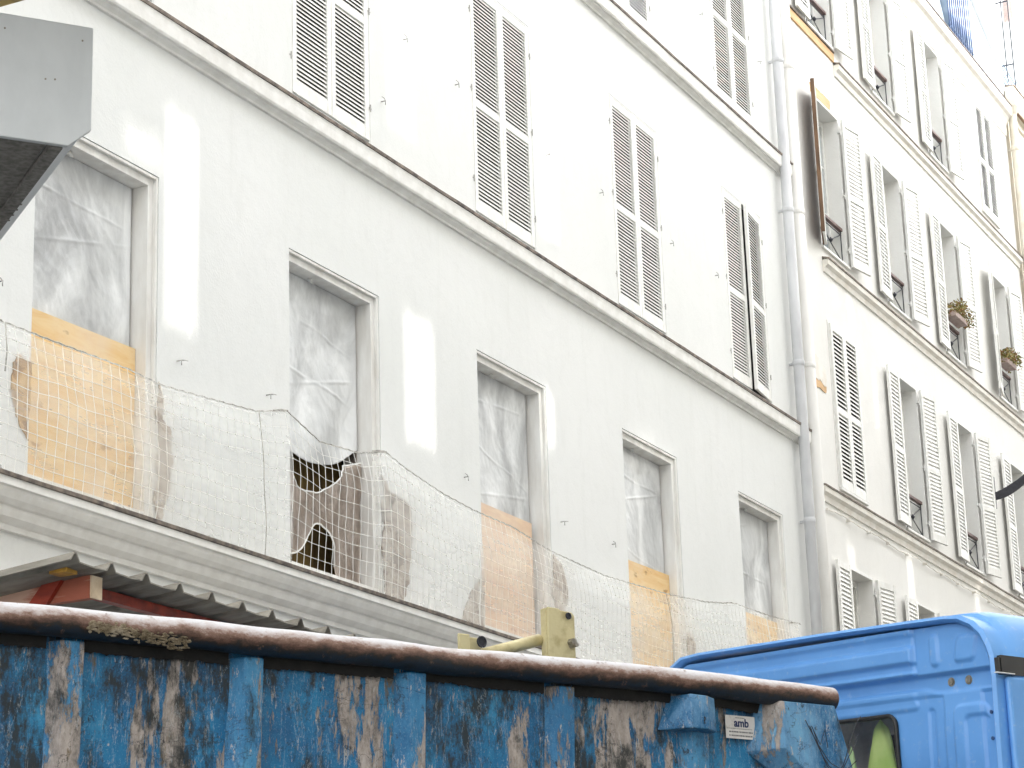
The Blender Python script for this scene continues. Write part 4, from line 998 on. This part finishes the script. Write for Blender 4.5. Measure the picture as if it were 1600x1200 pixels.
# ------------------------------------------------------------------ lean-to roof between the container and the facade
ln = tag(empty('lean_to_roof', (9.5, -.8, .12)), 'corrugated sheet lean-to roof on red timber behind the container', 'shelter')
SPR = .268; XR = 8.26
def zroof(y): return 3.915+.08*(-1.4-y)
prof = []
x = XR-.035
xs_ = []
for k in range(13):
    c = XR+SPR*k; xs_ += [(c-.038, 0), (c-.010, .038), (c+.010, .038), (c+.034, 0)]
    xs_ += [(c+.13, -.004), (c+.19, -.002)]
vs = []; fs = []; ysr = [-1.4, -1.1, -.7, -.25]
for (x, dz_) in xs_:
    for y in ysr: vs.append((x, y+.02*0, zroof(y)+dz_))
nn_ = len(ysr)
for i in range(len(xs_)-1):
    for j in range(nn_-1): a = i*nn_+j; fs.append((a, a+nn_, a+nn_+1, a+1))
o = ch(MB().add(vs, fs).build('roof_sheet', M['asbestos'], recalc=False), ln); s_ = o.modifiers.new('thickness', 'SOLIDIFY'); s_.thickness = .007
def skewbox(mb, p, q, w, h): mb.bar(p, q, w, h)
mb = MB(); mb.box(8.62, 11.4, -1.22, -1.17, 3.835, 3.885); ch(mb.build('beam', M['redwood'], bevel=.003), ln)
mb = MB(); mb.box(8.48, 8.52, -1.315, -.22, 3.792, 3.898); mb.mi = 1; mb.box(8.481, 8.56, -1.325, -1.316, 3.793, 3.897); ch(mb.build('board', [M['oldred'], M['palewood']]), ln)
mb = MB(); mb.add([(8.455, -1.085, 3.905), (8.455, -1.185, 3.905), (8.455, -1.02, 3.70), (8.455, -.90, 3.70), (8.479, -1.085, 3.905), (8.479, -1.185, 3.905), (8.479, -1.02, 3.70), (8.479, -.90, 3.70)], [(0, 1, 2, 3), (7, 6, 5, 4), (0, 4, 5, 1), (1, 5, 6, 2), (2, 6, 7, 3), (3, 7, 4, 0)]); ch(mb.build('brace', M['redwood']), ln)
mb = MB(); mb.box(8.3, 8.38, -1.32, -1.225, 3.882, 3.902); ch(mb.build('packing_block', M['yellowwood']), ln)
for (x, y) in ((8.55, -.3), (11.3, -.3), (11.3, -1.2)):
    mb = MB(); mb.box(x, x+.07, y, y+.07, .12, zroof(y)-.01 if y > -1 else 3.834); ch(mb.build('post', M['redwood']), ln)
mb = MB(); mb.box(8.555, 11.4, -.4, -.33, 3.74, 3.82); ch(mb.build('beam', M['redwood']), ln)

# ------------------------------------------------------------------ grey metal box on a mast, upper left
bx = tag(empty('metal_box', (3.121, -5.363, 0), R(90-127)), 'grey sheet metal box with chamfered corner and dark underside jutting in at upper left', 'metal box')
mb = MB(); mb.poly_y([(-1.3, 3.217), (-.041, 3.215), (0, 3.251), (0, 3.449), (-1.3, 3.452)], 0, .012); mb.build('front_panel', M['greymetal'], bx, bevel=.002)
mb = MB(); mb.poly_y([(-1.3, 3.232), (-.045, 3.226), (-.006, 3.258), (-.006, 3.44), (-1.3, 3.44)], .013, .9); mb.build('body', M['greymetal'], bx)
mb = MB(); mb.add([(-1.3, .02, 3.216), (-.075, .02, 3.222), (-.055, .9, 3.222), (-1.3, .9, 3.216), (-1.3, .02, 3.23), (-.075, .02, 3.225), (-.055, .9, 3.225), (-1.3, .9, 3.23)], [(0, 1, 2, 3), (7, 6, 5, 4), (0, 4, 5, 1), (1, 5, 6, 2), (2, 6, 7, 3), (3, 7, 4, 0)]); mb.build('underside_felt', M['felt'], bx)
for (rx, rz_) in ((-.085, 3.335), (-.068, 3.337), (-.16, 3.42), (-.02, 3.42)):
    MB().tube([(rx, .0005, rz_), (rx, -.0012, rz_)], .0018, 8).build('rivet', M['bolt'], bx)
mb = MB(); mb.box(-.070, -.047, .016, .9, 3.214, 3.226)
for k in range(4): mb.box(-.072, -.045, .30+.03*k, .305+.03*k, 3.212, 3.2135)
mb.build('edge_strip', M['felt'], bx)
mb = MB(); mb.tube([(-.9, .45, 0), (-.9, .45, 3.23)], .05, 16); mb.tube([(-.9, .45, 0), (-.9, .45, .02)], .2, 16); mb.build('mast', M['greymetal'], bx, smooth=False)
mb = MB(); mb.tube([(-.9, .45, 3.45), (-.9, .45, 3.595)], .03, 12); mb.build('stub_post', M['greymetal'], bx)
mb = MB(); mb.box(2.55, 3.2145, -5.7, -4.25, 3.60, 3.627); o = mb.build('timber_board', M['board'], bevel=.003)
tag(o, 'weathered brownish timber board resting above the grey metal box at the very top left corner', 'board')
